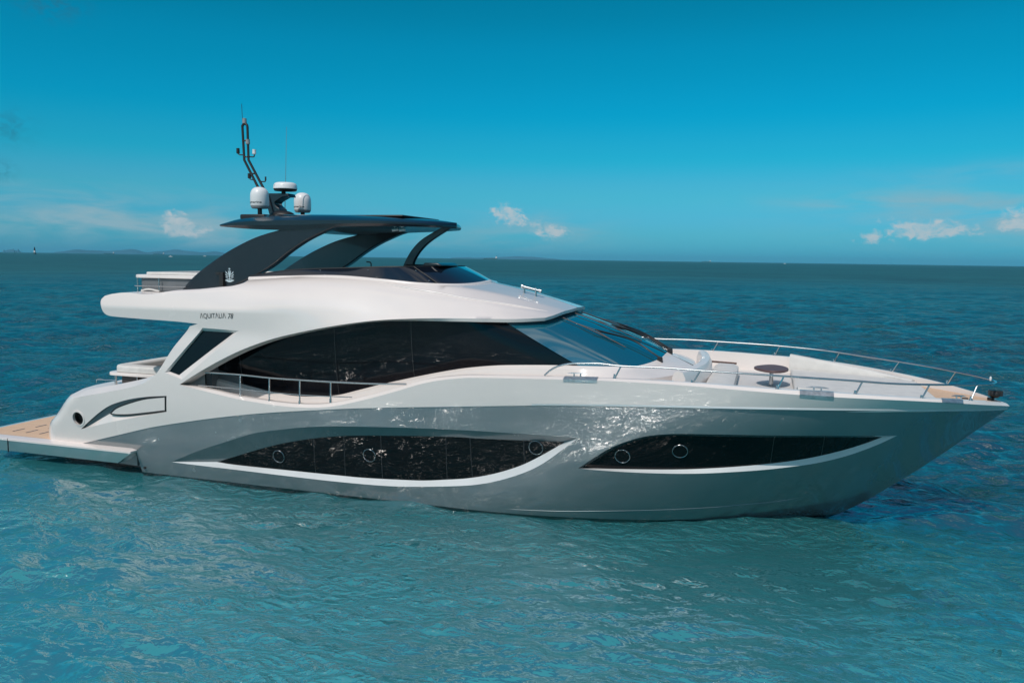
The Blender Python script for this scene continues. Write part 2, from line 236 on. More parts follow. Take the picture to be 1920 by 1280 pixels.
CLEAT = [(-4.641,-2.648,2.992),(-0.527,-2.459,2.908),(1.856,-1.194,2.687)]
PLATES = [[(-4.875,-2.777,2.879),(-4.258,-2.778,2.886),(-4.268,-2.771,2.827),(-4.876,-2.769,2.814)],[(-0.837,-2.654,2.873),(-0.294,-2.527,2.834),(-0.269,-2.476,2.746),(-0.804,-2.605,2.759)],[(1.508,-1.619,2.706),(1.907,-1.276,2.657),(1.964,-1.18,2.607),(1.593,-1.499,2.641)]]
# ---------------------------------------------------------------- materials
def mat(name, col, rough=.4, metal=0., coat=0., ior=1.5, spec=.5, nscale=0, namp=0, bump=0, coat_rough=.03, coat_ior=1.5):
    m = bpy.data.materials.new(name); m.use_nodes = True; t = NT(m.node_tree); b = t.n['Principled BSDF']
    b.inputs['Base Color'].default_value = (*col, 1); b.inputs['Roughness'].default_value = rough; b.inputs['Metallic'].default_value = metal
    b.inputs['Coat Weight'].default_value = coat; b.inputs['Coat Roughness'].default_value = coat_rough; b.inputs['Coat IOR'].default_value = coat_ior; b.inputs['IOR'].default_value = ior
    b.inputs['Specular IOR Level'].default_value = spec
    if nscale:
        pos = t.node('ShaderNodeNewGeometry').outputs['Position']
        n = t.noise(pos, nscale, 4, .6)
        if namp:
            a = [c*(1-namp) for c in col]; c2 = [min(1, c*(1+namp)) for c in col]
            t.link(t.mix(t.sstep(n, .3, .7), (*a, 1), (*c2, 1)), b.inputs['Base Color'])
            t.link(t.m('MULTIPLY_ADD', n, rough*.5, rough*.75), b.inputs['Roughness'])
        if bump:
            bn = t.node('ShaderNodeBump'); bn.inputs['Strength'].default_value = 1; bn.inputs['Distance'].default_value = bump
            t.link(n, bn.inputs['Height']); t.link(bn.outputs[0], b.inputs['Normal'])
    return m
M = {}
M['white'] = mat('white_gelcoat', (.82, .74, .70), .25, coat=1.0, nscale=.9, namp=.012)
M['white2'] = mat('white_moulding', (.82, .75, .71), .35, coat=.3, nscale=1.7, namp=.015)
M['hull'] = mat('grey_hull_paint', (.215, .24, .25), .25, metal=.4, coat=1.0, nscale=.7, namp=.04, bump=.0008, coat_ior=1.75, coat_rough=.02)
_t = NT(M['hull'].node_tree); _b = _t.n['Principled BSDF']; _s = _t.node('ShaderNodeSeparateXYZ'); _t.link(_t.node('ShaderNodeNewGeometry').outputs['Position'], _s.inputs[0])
_src = _b.inputs['Base Color'].links[0].from_socket     # black bottom, and the hull's waterline shadow and reflection painted in as a dark band
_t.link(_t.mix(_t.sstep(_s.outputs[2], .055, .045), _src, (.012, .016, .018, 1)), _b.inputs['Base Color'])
M['ledge'] = mat('pale_ledge', (.62, .65, .66), .35, coat=.4, nscale=2, namp=.03)
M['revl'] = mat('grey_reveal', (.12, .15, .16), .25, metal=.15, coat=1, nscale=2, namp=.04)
M['black'] = mat('black_glass', (.005, .006, .007), .03, coat=0, ior=1.30, nscale=.6)
M['glass'] = mat('dark_saloon_glass', (.006, .007, .010), .02, ior=1.32, nscale=.35, bump=.002)
M['wsglass'] = mat('tinted_windscreen', (.002, .10, .15), .02, ior=2.3, coat=1, coat_ior=1.8, nscale=.3, bump=.001)
M['flyglass'] = mat('smoked_acrylic', (.006, .010, .018), .05, ior=1.6, coat=.5)
M['navy'] = mat('dark_navy_gelcoat', (.004, .0075, .014), .35, coat=.6, nscale=1.1, namp=.05, coat_ior=1.5)
M['matt'] = mat('matt_black', (.012, .012, .013), .5)
M['chrome'] = mat('polished_steel', (.50, .52, .53), .22, metal=1, nscale=6, namp=.05)
M['dome'] = mat('white_dome_plastic', (.80, .80, .80), .35, nscale=3, namp=.02)
M['domegrey'] = mat('grey_plastic', (.30, .31, .32), .45)
M['cush'] = mat('white_upholstery', (.66, .64, .61), .7, nscale=5, namp=.05, bump=.004)
M['panel'] = mat('grey_panel', (.16, .17, .18), .5, nscale=3, namp=.08)
M['darkpanel'] = mat('dark_brown_panel', (.045, .038, .036), .5, nscale=3, namp=.1)
M['brown'] = mat('brown_table_top', (.13, .075, .075), .5, coat=0, nscale=9, namp=.15)
M['wood'] = mat('varnished_wood', (.11, .045, .025), .3, coat=.6, nscale=14, namp=.3)
M['portrim'] = mat('dark_steel_rim', (.30, .32, .33), .2, metal=1)
M['seam'] = mat('seam_sealant', (.035, .037, .04), .4)
M['ink'] = mat('black_lettering', (.015, .015, .016), .4)
M['steelplate'] = mat('brushed_plate', (.55, .58, .60), .35, metal=.8, nscale=12, namp=.15, bump=.002)
M['silver'] = mat('silver_emblem', (.75, .80, .82), .3, metal=.4)
M['deck'] = mat('white_nonskid_deck', (.66, .64, .62), .55, nscale=60, namp=.05)
def teak():
    m = bpy.data.materials.new('teak_planks'); m.use_nodes = True; t = NT(m.node_tree); b = t.n['Principled BSDF']
    pos = t.node('ShaderNodeNewGeometry').outputs['Position']
    sp = t.node('ShaderNodeSeparateXYZ'); t.link(pos, sp.inputs[0])
    fr = t.m('FRACT', t.m('MULTIPLY', sp.outputs[1], 1/.09)); seam = t.m('GREATER_THAN', fr, .93)
    pl = t.node('ShaderNodeTexWhiteNoise', noise_dimensions='1D'); t.link(t.m('FLOOR', t.m('MULTIPLY', sp.outputs[1], 1/.09)), pl.inputs['W'])
    g = t.noise(t.mapping(pos, (3, 40, 3)), 1, 4)
    v = t.m('ADD', t.m('MULTIPLY', pl.outputs[0], .4), t.m('MULTIPLY', g, .6))
    c = t.mix(v, (.68, .44, .28, 1), (.80, .56, .38, 1))
    t.link(t.mix(seam, c, (.30, .19, .12, 1)), b.inputs['Base Color']); b.inputs['Roughness'].default_value = .6
    return m
M['teak'] = teak()
# ---------------------------------------------------------------- mesh helpers
COL = scene.collection
class MB:
    def __init__(s): s.v = []; s.f = []; s.n = []
    def add(s, v, f, n=None, mirror=False):
        v = np.asarray(v, float).reshape(-1, 3); k = len(s.v)
        n = np.zeros_like(v) if n is None else np.asarray(n, float)
        s.v.extend(v.tolist()); s.n.extend(n.tolist()); s.f.extend([tuple(i+k for i in q) for q in f])
        if mirror:
            s.add(v*[1,-1,1], [tuple(reversed(q)) for q in f], n*[1,-1,1])
    def build(s, name, m, parent=None, angle=38, bevel=0, weld=0):
        me = bpy.data.meshes.new(name); me.from_pydata(s.v, [], s.f)
        if weld:
            bm = bmesh.new(); bm.from_mesh(me); bmesh.ops.remove_doubles(bm, verts=bm.verts, dist=weld); bm.to_mesh(me); bm.free()
        me.update(); me.polygons.foreach_set('use_smooth', [True]*len(me.polygons))
        na = np.array(s.n)
        if not weld and np.abs(na).max() > 0: me.normals_split_custom_set_from_vertices(na)
        elif angle: me.set_sharp_from_angle(angle=R(angle))
        me.materials.append(m)
        o = bpy.data.objects.new(name, me); COL.objects.link(o)
        if parent: o.parent = parent
        if bevel:
            b = o.modifiers.new('soft_edges', 'BEVEL'); b.width = bevel; b.segments = 2; b.limit_method = 'ANGLE'; b.angle_limit = R(40); b.harden_normals = False
        return o
def resample(P, sp=None, n=None, smooth_curve=True):
    P = np.asarray(P, float)
    if smooth_curve and len(P) > 2:
        d = np.sqrt(np.linalg.norm(np.diff(P, axis=0), axis=1)) + 1e-9; t = np.concatenate([[0], np.cumsum(d)])
        out = []
        for i in range(len(P)-1):
            p1, p2 = P[i], P[i+1]; t1, t2 = t[i], t[i+1]
            m1 = (P[i+1]-P[i-1])/(t[i+1]-t[i-1]) if i > 0 else (p2-p1)/(t2-t1)
            m2 = (P[i+2]-P[i])/(t[i+2]-t[i]) if i+2 < len(P) else (p2-p1)/(t2-t1)
            u = np.linspace(0, 1, 24, endpoint=False)[:, None]; h = t2-t1
            out.append((2*u**3-3*u**2+1)*p1+(u**3-2*u**2+u)*h*m1+(-2*u**3+3*u**2)*p2+(u**3-u**2)*h*m2)
        P = np.concatenate(out+[P[-1:]])
    l = np.concatenate([[0], np.cumsum(np.linalg.norm(np.diff(P, axis=0), axis=1))])
    if n is None: n = max(2, int(round(l[-1]/sp))+1)
    q = np.linspace(0, l[-1], n)
    return np.stack([np.interp(q, l, P[:, k]) for k in range(P.shape[1])], -1)
def joinc(*cs):                                     # curves end to end into one closed outline
    out = []
    for c in cs:
        for p in np.asarray(c, float):
            if not out or np.linalg.norm(p-out[-1]) > .004: out.append(p)
    if np.linalg.norm(out[0]-out[-1]) < .004: out.pop()
    return np.array(out)
def inside(pts, poly):
    x, y = pts[:, 0], pts[:, 1]; r = np.zeros(len(pts), bool); n = len(poly)
    for i in range(n):
        x1, y1 = poly[i]; x2, y2 = poly[(i+1) % n]
        if y1 == y2: continue
        c = (y1 > y) != (y2 > y); r ^= c & (x < (x2-x1)*(y-y1)/(y2-y1)+x1)
    return r
def segdist(pts, poly):
    d = np.full(len(pts), 9e9)
    for i in range(len(poly)):
        a = poly[i]; b = poly[(i+1) % len(poly)]; ab = b-a; t = np.clip(((pts-a)@ab)/(ab@ab+1e-12), 0, 1)
        d = np.minimum(d, np.linalg.norm(pts-a-t[:, None]*ab, axis=1))
    return d
def patch(mb, outline, surf, holes=(), step=.14, mirror=False, flip=False):
    polys = [outline]+list(holes); lo = outline.min(0); hi = outline.max(0)
    gx, gy = np.meshgrid(np.arange(lo[0], hi[0], step), np.arange(lo[1], hi[1], step)); gx[1::2] += step/2
    g = np.stack([gx.ravel(), gy.ravel()], -1); ok = inside(g, outline)
    for h in holes: ok &= ~inside(g, h)
    g = g[ok]
    for p in polys: g = g[segdist(g, p) > step*.45]
    V = []; E = []
    for p in polys:
        k = len(V); V += [Vector(q) for q in p]; E += [(k+i, k+(i+1) % len(p)) for i in range(len(p))]
    V += [Vector(q) for q in g]
    vo, eo, fo, _, _, _ = delaunay_2d_cdt(V, E, [], 0, 1e-5)
    vo = np.array([tuple(q) for q in vo]); cen = np.array([vo[list(f)].mean(0) for f in fo]); ok = inside(cen, outline)
    for h in holes: ok &= ~inside(cen, h)
    F = [tuple(f) for f, k in zip(fo, ok) if k]
    a, b = vo[:, 0], vo[:, 1]; e = .006
    P = surf(a, b); n = np.cross(surf(a+e, b)-surf(a-e, b), surf(a, b+e)-surf(a, b-e)); n /= (np.linalg.norm(n, axis=1)[:, None]+1e-12)
    if flip: F = [tuple(reversed(f)) for f in F]; n = -n
    mb.add(P, F, n, mirror)
def strip(mb, A, B, mirror=False, closed=False, n=None):
    A = np.asarray(A); B = np.asarray(B); k = len(A); m = k if closed else k-1
    mb.add(np.concatenate([A, B]), [(i, (i+1) % k, k+(i+1) % k, k+i) for i in range(m)], n, mirror)
def loft(mb, rows, mirror=False, closed=False):
    rows = [np.asarray(r) for r in rows]; k = len(rows[0]); F = []
    for j in range(len(rows)-1):
        for i in range(k if closed else k-1): F.append((j*k+i, j*k+(i+1) % k, (j+1)*k+(i+1) % k, (j+1)*k+i))
    mb.add(np.concatenate(rows), F, None, mirror)
def tube(mb, pts, r, n=10, sp=None, cap=True):
    P = np.asarray(pts, float)
    if sp: P = resample(P, sp)
    T = np.gradient(P, axis=0); T /= np.linalg.norm(T, axis=1)[:, None]
    u = np.cross(T[0], [0, 0, 1.]); u = np.cross(T[0], [1., 0, 0]) if np.linalg.norm(u) < .1 else u
    rr = np.broadcast_to(np.asarray(r, float), (len(P),)); V = []; F = []
    for i, (p, t) in enumerate(zip(P, T)):
        u = u-t*(u@t); u /= np.linalg.norm(u); v = np.cross(t, u)
        for k in range(n): a = 2*math.pi*k/n; V.append(p+rr[i]*(u*math.cos(a)+v*math.sin(a)))
    for i in range(len(P)-1):
        for k in range(n): F.append((i*n+k, i*n+(k+1) % n, (i+1)*n+(k+1) % n, (i+1)*n+k))
    if cap: F.append(tuple(reversed(range(n)))); F.append(tuple(range((len(P)-1)*n, len(P)*n)))
    mb.add(V, F)
def lathe(mb, prof, c=(0,0,0), n=40):
    V = []; F = []; k = len(prof)
    for i in range(n):
        a = 2*math.pi*i/n
        for r, z in prof: V.append((c[0]+r*math.cos(a), c[1]+r*math.sin(a), c[2]+z))
    for i in range(n):
        j = (i+1) % n
        for q in range(k-1): F.append((i*k+q, j*k+q, j*k+q+1, i*k+q+1))
    F.append(tuple(i*k+k-1 for i in range(n))); F.append(tuple(i*k for i in reversed(range(n))))
    mb.add(V, F)
def prism(mb, poly, y0, y1, axis='y'):              # outline in x,z (or x,y) pushed through a thickness
    k = len(poly); P = np.asarray(poly, float); V = []
    for y in (y0, y1):
        yy = np.broadcast_to(np.asarray(y, float), (k,))
        for (a, b), q in zip(P, yy): V.append((a, q, b) if axis == 'y' else (a, b, q))
    ar = sum(P[i][0]*P[(i+1) % k][1]-P[(i+1) % k][0]*P[i][1] for i in range(k))
    F = [tuple(range(k)), tuple(reversed(range(k, 2*k)))]+[((i+1) % k, i, k+i, k+(i+1) % k) for i in range(k)]
    if (ar < 0) ^ (axis != 'y'): F = [tuple(reversed(f)) for f in F]
    mb.add(V, F)
def box(mb, x0, x1, y0, y1, z0, z1): prism(mb, [(x0, z0), (x1, z0), (x1, z1), (x0, z1)], y0, y1)
def ellipsoid(mb, c, r, n=16):
    V = []; F = []
    for i in range(1, n):
        for k in range(2*n):
            a, b = math.pi*i/n, math.pi*k/n; V.append((c[0]+r[0]*math.sin(a)*math.cos(b), c[1]+r[1]*math.sin(a)*math.sin(b), c[2]+r[2]*math.cos(a)))
    for i in range(n-2):
        for k in range(2*n): F.append((i*2*n+k, (i+1)*2*n+k, (i+1)*2*n+(k+1) % (2*n), i*2*n+(k+1) % (2*n)))
    F.append(tuple(range(2*n))); F.append(tuple(reversed(range((n-2)*2*n, (n-1)*2*n))))
    mb.add(V, F)
def empty(name, loc=(0,0,0), label=None, cat=None, group=None, parent=None):
    o = bpy.data.objects.new(name, None); COL.objects.link(o); o.location = loc; o.empty_display_size = .3
    if parent: o.parent = parent
    if label: o['label'] = label
    if cat: o['category'] = cat
    if group: o['group'] = group
    return o
def text_mesh(txt, size=1.0, shear=0., bold=0.):     # flat letters as vertices and faces, starting at x = 0
    cu = bpy.data.curves.new('letters', 'FONT'); cu.body = txt; cu.size = size; cu.shear = shear; cu.offset = bold; cu.resolution_u = 6
    o = bpy.data.objects.new('letters', cu); COL.objects.link(o); dg = bpy.context.evaluated_depsgraph_get()
    me = bpy.data.meshes.new_from_object(o.evaluated_get(dg))
    v = np.array([q.co[:] for q in me.vertices]); f = [tuple(p.vertices) for p in me.polygons]
    bpy.data.objects.remove(o); bpy.data.meshes.remove(me); v[:, 0] -= v[:, 0].min()
    return v, f
A_ = np.array
# ================================================================ the yacht
yacht = empty('motor_yacht', (0, 0, 0), 'large white and grey motor yacht with a dark hardtop lying still on turquoise water', 'yacht')
def band(lo, hi, sp=.07, fl=False):                 # closed outline between a lower and an upper curve that share their ends
    return joinc(resample(lo, sp), resample(hi, sp)[::-1])
bound = resample(BOUND, .08)
b0 = bound[0]
# ---- grey hull
stz = np.linspace(-.75, bound[-1][1]+.02, 50); stem = np.stack([f_stem(stz)-.004, stz], -1)
outl = joinc(resample([(-14.84, -.75), (stem[0][0], -.75)], .2), stem, (bound+[0, .025])[::-1], resample([(b0[0], b0[1]+.02), (b0[0], .57)], .05), resample([(b0[0], .57), (-14.84, .57)], .1), resample([(-14.84, .57), (-14.84, -.75)], .08))
h1 = band(W1_LO, W1_UP); h2 = band(W2_LO, W2_UP)
mb = MB(); patch(mb, outl, HU, [h1, h2], .13)
patch(mb, outl, lambda a, s: HU(a, s)*[1, -1, 1], [], .2, flip=True)
for q in (1, -1):                                   # the hull steps inboard under the swim platform
    zz = np.linspace(-.75, .57, 14); e = HU(-14.84+0*zz, zz)*[1, q, 1]; i3 = e.copy(); i3[:, 1] = -1.85*q; k3 = i3.copy(); k3[:, 0] = -17.5
    strip(mb, *((i3, e) if q < 0 else (e, i3))); strip(mb, *((k3, i3) if q < 0 else (i3, k3)))
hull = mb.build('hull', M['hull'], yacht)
# spray rail along the chine
ch = resample(CHINE, .1); P0 = HU(ch[:, 0], ch[:, 1], -.035); tap = np.minimum(1, np.minimum(np.arange(len(ch)), np.arange(len(ch))[::-1])/8.)[:, None]
mb = MB(); P1 = P0+tap*[0, -.022, -.01]; P2 = P0+tap*[0, 0.04, -.09]
strip(mb, P1, P0+[0, .012, .05]*tap, mirror=True); strip(mb, P2, P1, mirror=True)
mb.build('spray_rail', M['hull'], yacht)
c0 = HU(-14.72, .17, .0)[0]; mb = MB(); tube(mb, [c0+[0, .02, 0], c0+[0, -.012, 0]], .03, 14); mb.build('drain_outlet', M['matt'], yacht)
def recess(W_UP, W_LO, G_UP, G_LO, dep, seams, ports, pr):
    n = 90
    U, L = resample(W_UP, n=n), resample(W_LO, n=n); gu, gl = resample(G_UP, n=n), resample(G_LO, n=n)
    gs = lambda a, s: HU(a, s, -.012-dep)
    win = empty('hull_window', (0, 0, 0), parent=yacht)
    mb = MB(); strip(mb, gs(*gu.T), HU(*U.T)); mb.build('upper_reveal', M['revl'], win, angle=60)
    mb = MB(); strip(mb, HU(*L.T), gs(*gl.T)); mb.build('lower_ledge', M['ledge'], win, angle=60)
    mb = MB(); patch(mb, joinc(gl, gu[::-1]), gs, [], .15); mb.build('pane', M['black'], win)
    for a, b in seams:
        q = resample([a, b], n=8); p = gs(*q.T)+[0, -.002, 0]; mb = MB()
        mb.add(np.concatenate([p-[.005, 0, 0], p+[.005, 0, 0]]), [(i, 8+i, 9+i, i+1) for i in range(7)]); mb.build('pane_seam', M['seam'], win)
    for c in ports:
        c0 = gs(*A_(c))[0]; ax = gs(c[0]+.05, c[1])[0]-gs(c[0]-.05, c[1])[0]; ay = gs(c[0], c[1]+.05)[0]-gs(c[0], c[1]-.05)[0]
        ax /= np.linalg.norm(ax); ay -= ax*(ay@ax); ay /= np.linalg.norm(ay); nn = np.cross(ax, ay)
        mb = MB(); ring = [c0+nn*.012+pr*(ax*math.cos(t)+ay*math.sin(t)) for t in np.linspace(0, 2*math.pi, 41)]
        tube(mb, ring, .008, 8, cap=False); ph = mb.build('porthole', M['portrim'], win)
        mb = MB(); mb.add([c0+nn*.006+(pr-.01)*(ax*math.cos(t)+ay*math.sin(t)) for t in np.linspace(0, 2*math.pi, 32, endpoint=False)], [tuple(range(32))]); mb.build('porthole_glass', M['black'], win)
recess(W1_UP, W1_LO, G1_UP, G1_LO, .13, SEAM1, PORTS1, .135)
recess(W2_UP, W2_LO, G2_UP, G2_LO, .10, SEAM2, PORTS2, .135)
# ---- white topsides with pillar
SEAM_Z = 3.47
caplo = resample(CAPLO, .07); arch = resample(ARCH, .06)
i_s = int(np.argmax(arch[:, 1] > SEAM_Z)); pil = resample(PILLAR, .06)
aseam = arch[i_s].copy(); pil[0, 1] = SEAM_Z; pil[0, 0] = PILLAR[0][0]+.02
stern_s = np.linspace(pil[-1][1], .42, 30); stern = np.stack([f_stern(stern_s)+.012, stern_s], -1)
arch_lo = np.concatenate([arch[:i_s], [aseam]])
crease_in = resample([pil[-1], stern[0]], .06)
outl = joinc([(-17.66, .42)], resample([(-17.66, .42), b0], .1), bound, caplo[::-1], arch_lo, resample([aseam, pil[0]], .1), pil, crease_in, stern)
TS = lambda a, s: SK(a, s, .004)
def circ(c, r, n=36): return A_([(c[0]+r*math.cos(t), c[1]+r*math.sin(t)) for t in np.linspace(0, 2*math.pi, n, endpoint=False)])
pwo = joinc(*[resample([PWOUT[i], PWOUT[(i+1) % 4]], .06) for i in range(4)])
into = band(INT_LO, INT_UP, .05); into = joinc(resample(INT_LO, .05), resample([INT_LO[-1], INT_UP[-1]], .05), resample(INT_UP, .05)[::-1])
hole = circ(HOLE[0], .155)
mb = MB(); patch(mb, outl, TS, [pwo, into, hole], .11)
patch(mb, outl, lambda a, s: TS(a, s)*[1, -1, 1], [pwo], .16, flip=True)
# lower lip of the white band, standing proud of the grey hull
strip(mb, HU(*(bound).T, -.03), TS(*bound.T), mirror=True)
topsides = mb.build('topsides', M['white'], yacht)
# rub rail under the white band towards the bow
rb = bound[bound[:, 0] > -5.5]; tp = smooth(-5.5, -1, rb[:, 0])[:, None]
mb = MB(); q0 = TS(*(rb+[0, .035]).T); q1 = TS(*rb.T)+tp*[0, -.02, -.0]; q2 = HU(*rb.T, -.03)+[0, 0, -.012]
strip(mb, q1, q0+[0, -.003, 0], mirror=True); strip(mb, q2, q1, mirror=True); mb.build('rub_rail', M['ledge'], yacht)
# chamfer, cap and inner face of the bulwark
caphi = resample(CAPHI, n=260); cl = resample(CAPLO, n=260)
p_lo = TS(*cl.T); ch_y = np.maximum(YB(caphi[:, 0], caphi[:, 1])-.09, .0); p_hi = np.stack([caphi[:, 0], -ch_y, caphi[:, 1]], -1)
p_in = p_hi+[0, .12, 0]; p_in[:, 1] = np.minimum(p_in[:, 1], -.001)
zdk = np.interp(p_in[:, 0], [-13.5, -8, -6, -3.6, -2.6, -2.2, .2, .8, 3], [1.78, 1.78, 2.2, 2.7, 2.55, 2.5, 2.5, 2.5, 2.42])
p_dk = p_in.copy(); p_dk[:, 2] = np.minimum(zdk, p_in[:, 2]-.05)
mb = MB(); strip(mb, p_lo, p_hi, mirror=True); strip(mb, p_hi, p_in, mirror=True); strip(mb, p_in, p_dk, mirror=True)
mb.build('bulwark', M['white2'], yacht, angle=25)
# decks between the bulwarks
mb = MB(); k = len(p_dk); q = p_dk.copy(); q[:, 2] += .004
mb.add(np.concatenate([q, q*[1, -1, 1]]), [(i, k+i, k+i+1, i+1) for i in range(k-1)]); mb.build('deck', M['deck'], yacht)
# hull top aft: bright bevel running from the pillar down to the stern, cockpit coaming
pc = TS(*pil.T); ii = np.arange(len(pc)); kk = smooth(-13.3, -14.2, pc[:, 0])[:, None]
pin = pc+[0, .34, 0]+kk*[0, 0, .13]; pin2 = pin+[0, .1, 0]; pin3 = pin2.copy(); pin3[:, 2] = np.minimum(1.5, pin3[:, 2]-.1)
for q in ([1, 1, 1], [1, -1, 1]):
    mb = MB(); A3 = [pc*q, pin*q, pin2*q, pin3*q]; A3 = A3 if q[1] > 0 else A3[::-1]
    for u in range(3): strip(mb, A3[u], A3[u+1])
    mb.build('cockpit_coaming', M['white2'], yacht, angle=30)
cq = TS(*crease_in.T); cq = np.concatenate([pc[-12:], cq[1:]]); mb = MB(); loft(mb, [np.stack([cq[:, 0], cq[:, 1]*t, cq[:, 2]-.01+.12*(1-abs(t)**8)], -1) for t in np.linspace(1, -1, 15)]); mb.build('stern_deck', M['white2'], yacht)
# transom
ts = TS(*stern.T); mb = MB(); k = len(ts); mb.add(np.concatenate([ts, ts*[1, -1, 1]]), [(i, i+1, k+i+1, k+i) for i in range(k-1)])
tw = stern_s[-1]; mb.build('transom', M['white2'], yacht)
mb = MB(); box(mb, -16.4, -13.2, -2.2, 2.2, 1.45, 1.5); mb.build('cockpit_sole', M['teak'], yacht)
# stern hawse hole
c = HOLE[0]; mb = MB(); r1 = TS(*circ(c, .155).T); r2 = r1+[0.0, .14, 0]; ctr = TS(*A_(c))[0]
rim_o = TS(*circ(c, .185).T)+[0, -.012, 0]; rim_i = TS(*circ(c, .15).T)+[0, -.014, 0]
strip(mb, rim_i, rim_o, closed=True); strip(mb, rim_o, rim_o+[0, .02, 0], closed=True); strip(mb, r1+[0, .06, 0], rim_i, closed=True); hw = mb.build('hawse_hole', M['white'], yacht)
mb = MB(); strip(mb, ctr+(r2-ctr)*[.92, 1, .92], r1+[0, .05, 0], closed=True); mb.add(ctr+(r2-ctr)*[.92, 1, .92], [tuple(range(36))]); mb.build('pipe', M['matt'], hw)
mb = MB(); tube(mb, [ctr+[.02+.13*math.cos(t), .05, .14*math.sin(t)] for t in np.linspace(-1.5, 1.5, 20)], .012, 8); mb.build('roller', M['chrome'], hw)
# air intake with locker door on the quarter
IN = lambda a, s: SK(a, s, -.07)
iu, il = resample(INT_UP, n=50), resample(INT_LO, n=50)
air = empty('air_intake', (0, 0, 0), parent=yacht)
mb = MB(); patch(mb, into, IN, [], .12); strip(mb, IN(*iu.T), TS(*iu.T)); strip(mb, TS(*A_([iu[-1], il[-1]]).T), IN(*A_([iu[-1], il[-1]]).T))
mb.build('recess', M['revl'], air)
cr_lo = resample(CRES_LO, .05); dlo = resample(DOOR_LO, .05)
mb = MB(); lo3 = TS(*il.T); led = IN(*joinc(cr_lo, dlo+[0, -.03]).T); led = resample(led, n=50, smooth_curve=False); led[-1] = IN(*il[-1])[0]
strip(mb, lo3, led+[0, -.004, 0]); mb.build('ledge', M['white'], air)
dout = joinc(resample(DOOR_LO, .05), resample([DOOR_LO[-1], DOOR_UP[-1]], .05), resample(DOOR_UP, .05)[::-1])
mb = MB(); DR = lambda a, s: SK(a, s, -.012); patch(mb, dout, DR, [], .12); d3 = DR(*dout.T); strip(mb, d3+[0, .06, 0], d3, closed=True); mb.build('locker_door', M['white'], air)
gap = joinc(resample(DOOR_LO, .05)+[0, -.012], resample(DOOR_UP, .05)[::-1]+[0, .012])
mb = MB(); g3 = SK(*gap.T, -.02); tube(mb, np.concatenate([g3, g3[:1]]), .019, 6, cap=False); mb.build('door_seal', M['ink'], air)
# pillar window
mb = MB(); pwi = joinc(*[resample([PWIN[i], PWIN[(i+1) % 4]], n=30)[:-1] for i in range(4)]); pwo4 = joinc(*[resample([PWOUT[i], PWOUT[(i+1) % 4]], n=30)[:-1] for i in range(4)])
PW = lambda a, s: SK(a, s, -.06)
n4 = min(len(pwi), len(pwo4))
for q in (1, -1):
    mb = MB(); a_, c_ = PW(*pwi[:n4].T)*[1, q, 1], TS(*pwo4[:n4].T)*[1, q, 1]; strip(mb, *((a_, c_) if q > 0 else (c_, a_)), closed=True); pw = mb.build('pillar_window', M['white'], yacht, angle=30)
    mb = MB(); mb.add(PW(*pwi.T)*[1, q, 1], [tuple(range(len(pwi)))]); mb.build('pane', M['glass'], pw)
# ---- flybridge moulding and brow
wing = resample(WING, .06); wtop = resample(WTOP, .07); wtop = np.concatenate([wtop, [[-7.27, 4.995]]])
tipc = resample([wtop[-1], (-5.27, 4.995)], .08); up = arch[i_s:]
up = np.concatenate([up, resample([up[-1], (-5.42, 4.22), (-5.33, 4.5), (-5.285, 4.75), (-5.27, 4.995)], .06)])
w0 = np.array([pil[0][0], SEAM_Z])
outl = joinc([w0], resample([w0, aseam], .1), up, tipc[::-1], wtop[::-1], resample([wtop[0], wing[-1]], .05), wing[::-1], resample([wing[0], w0], .05))
mb = MB(); patch(mb, outl, TS, [], .10, mirror=True)
fly = mb.build('flybridge', M['white'], yacht)
rg = resample(RIDGE, .06); r3 = SK(*rg.T, .0)
for q in (1, -1): mb = MB(); tube(mb, r3*[1, q, 1], .026*np.minimum(1, np.minimum(np.arange(len(rg)), np.arange(len(rg))[::-1])/10.)+.001, 8); mb.build('moulded_ridge', M['white'], fly, angle=0)
# underside, stern face and deck of the flybridge
chain = TS(*np.concatenate([wing, resample([wing[-1], wtop[0]], n=4)[1:-1], wtop[:-1]]).T); k = len(chain)
aftw = smooth(-14.6, -15.5, chain[:, 0]); mb = MB()   # the stern edge is bowed out in plan
loft(mb, [np.stack([chain[:, 0]-.65*(1-t*t)*aftw, chain[:, 1]*t, chain[:, 2]], -1) for t in np.linspace(-1, 1, 15)]); mb.build('flybridge_deck', M['white2'], yacht, angle=25)
# reveal of the arch and brow lip
a3 = TS(*arch.T); e3 = TS(*up[len(arch)-i_s:].T); a3 = np.concatenate([a3, e3])
f = smooth(-9.5, -7, a3[:, 0])[:, None]; lip = a3+(1-f)*[0, .34, -.03]+f*[-.0, .02, -.065]; lip[:, 0] -= (f[:, 0]*.02*smooth(-6.5, -5.3, a3[:, 0]))
back = lip+f*[0, .35, .03]; back[:, 0] -= f[:, 0]*.3*smooth(-6.3, -5.3, a3[:, 0]); back[:, 1] = np.minimum(back[:, 1], 0)
lip[-1, 1] = 0; back[-1, 1] = 0
mb = MB(); strip(mb, lip, a3, mirror=True); strip(mb, back, lip, mirror=True); mb.build('arch_reveal', M['white2'], yacht, angle=40)
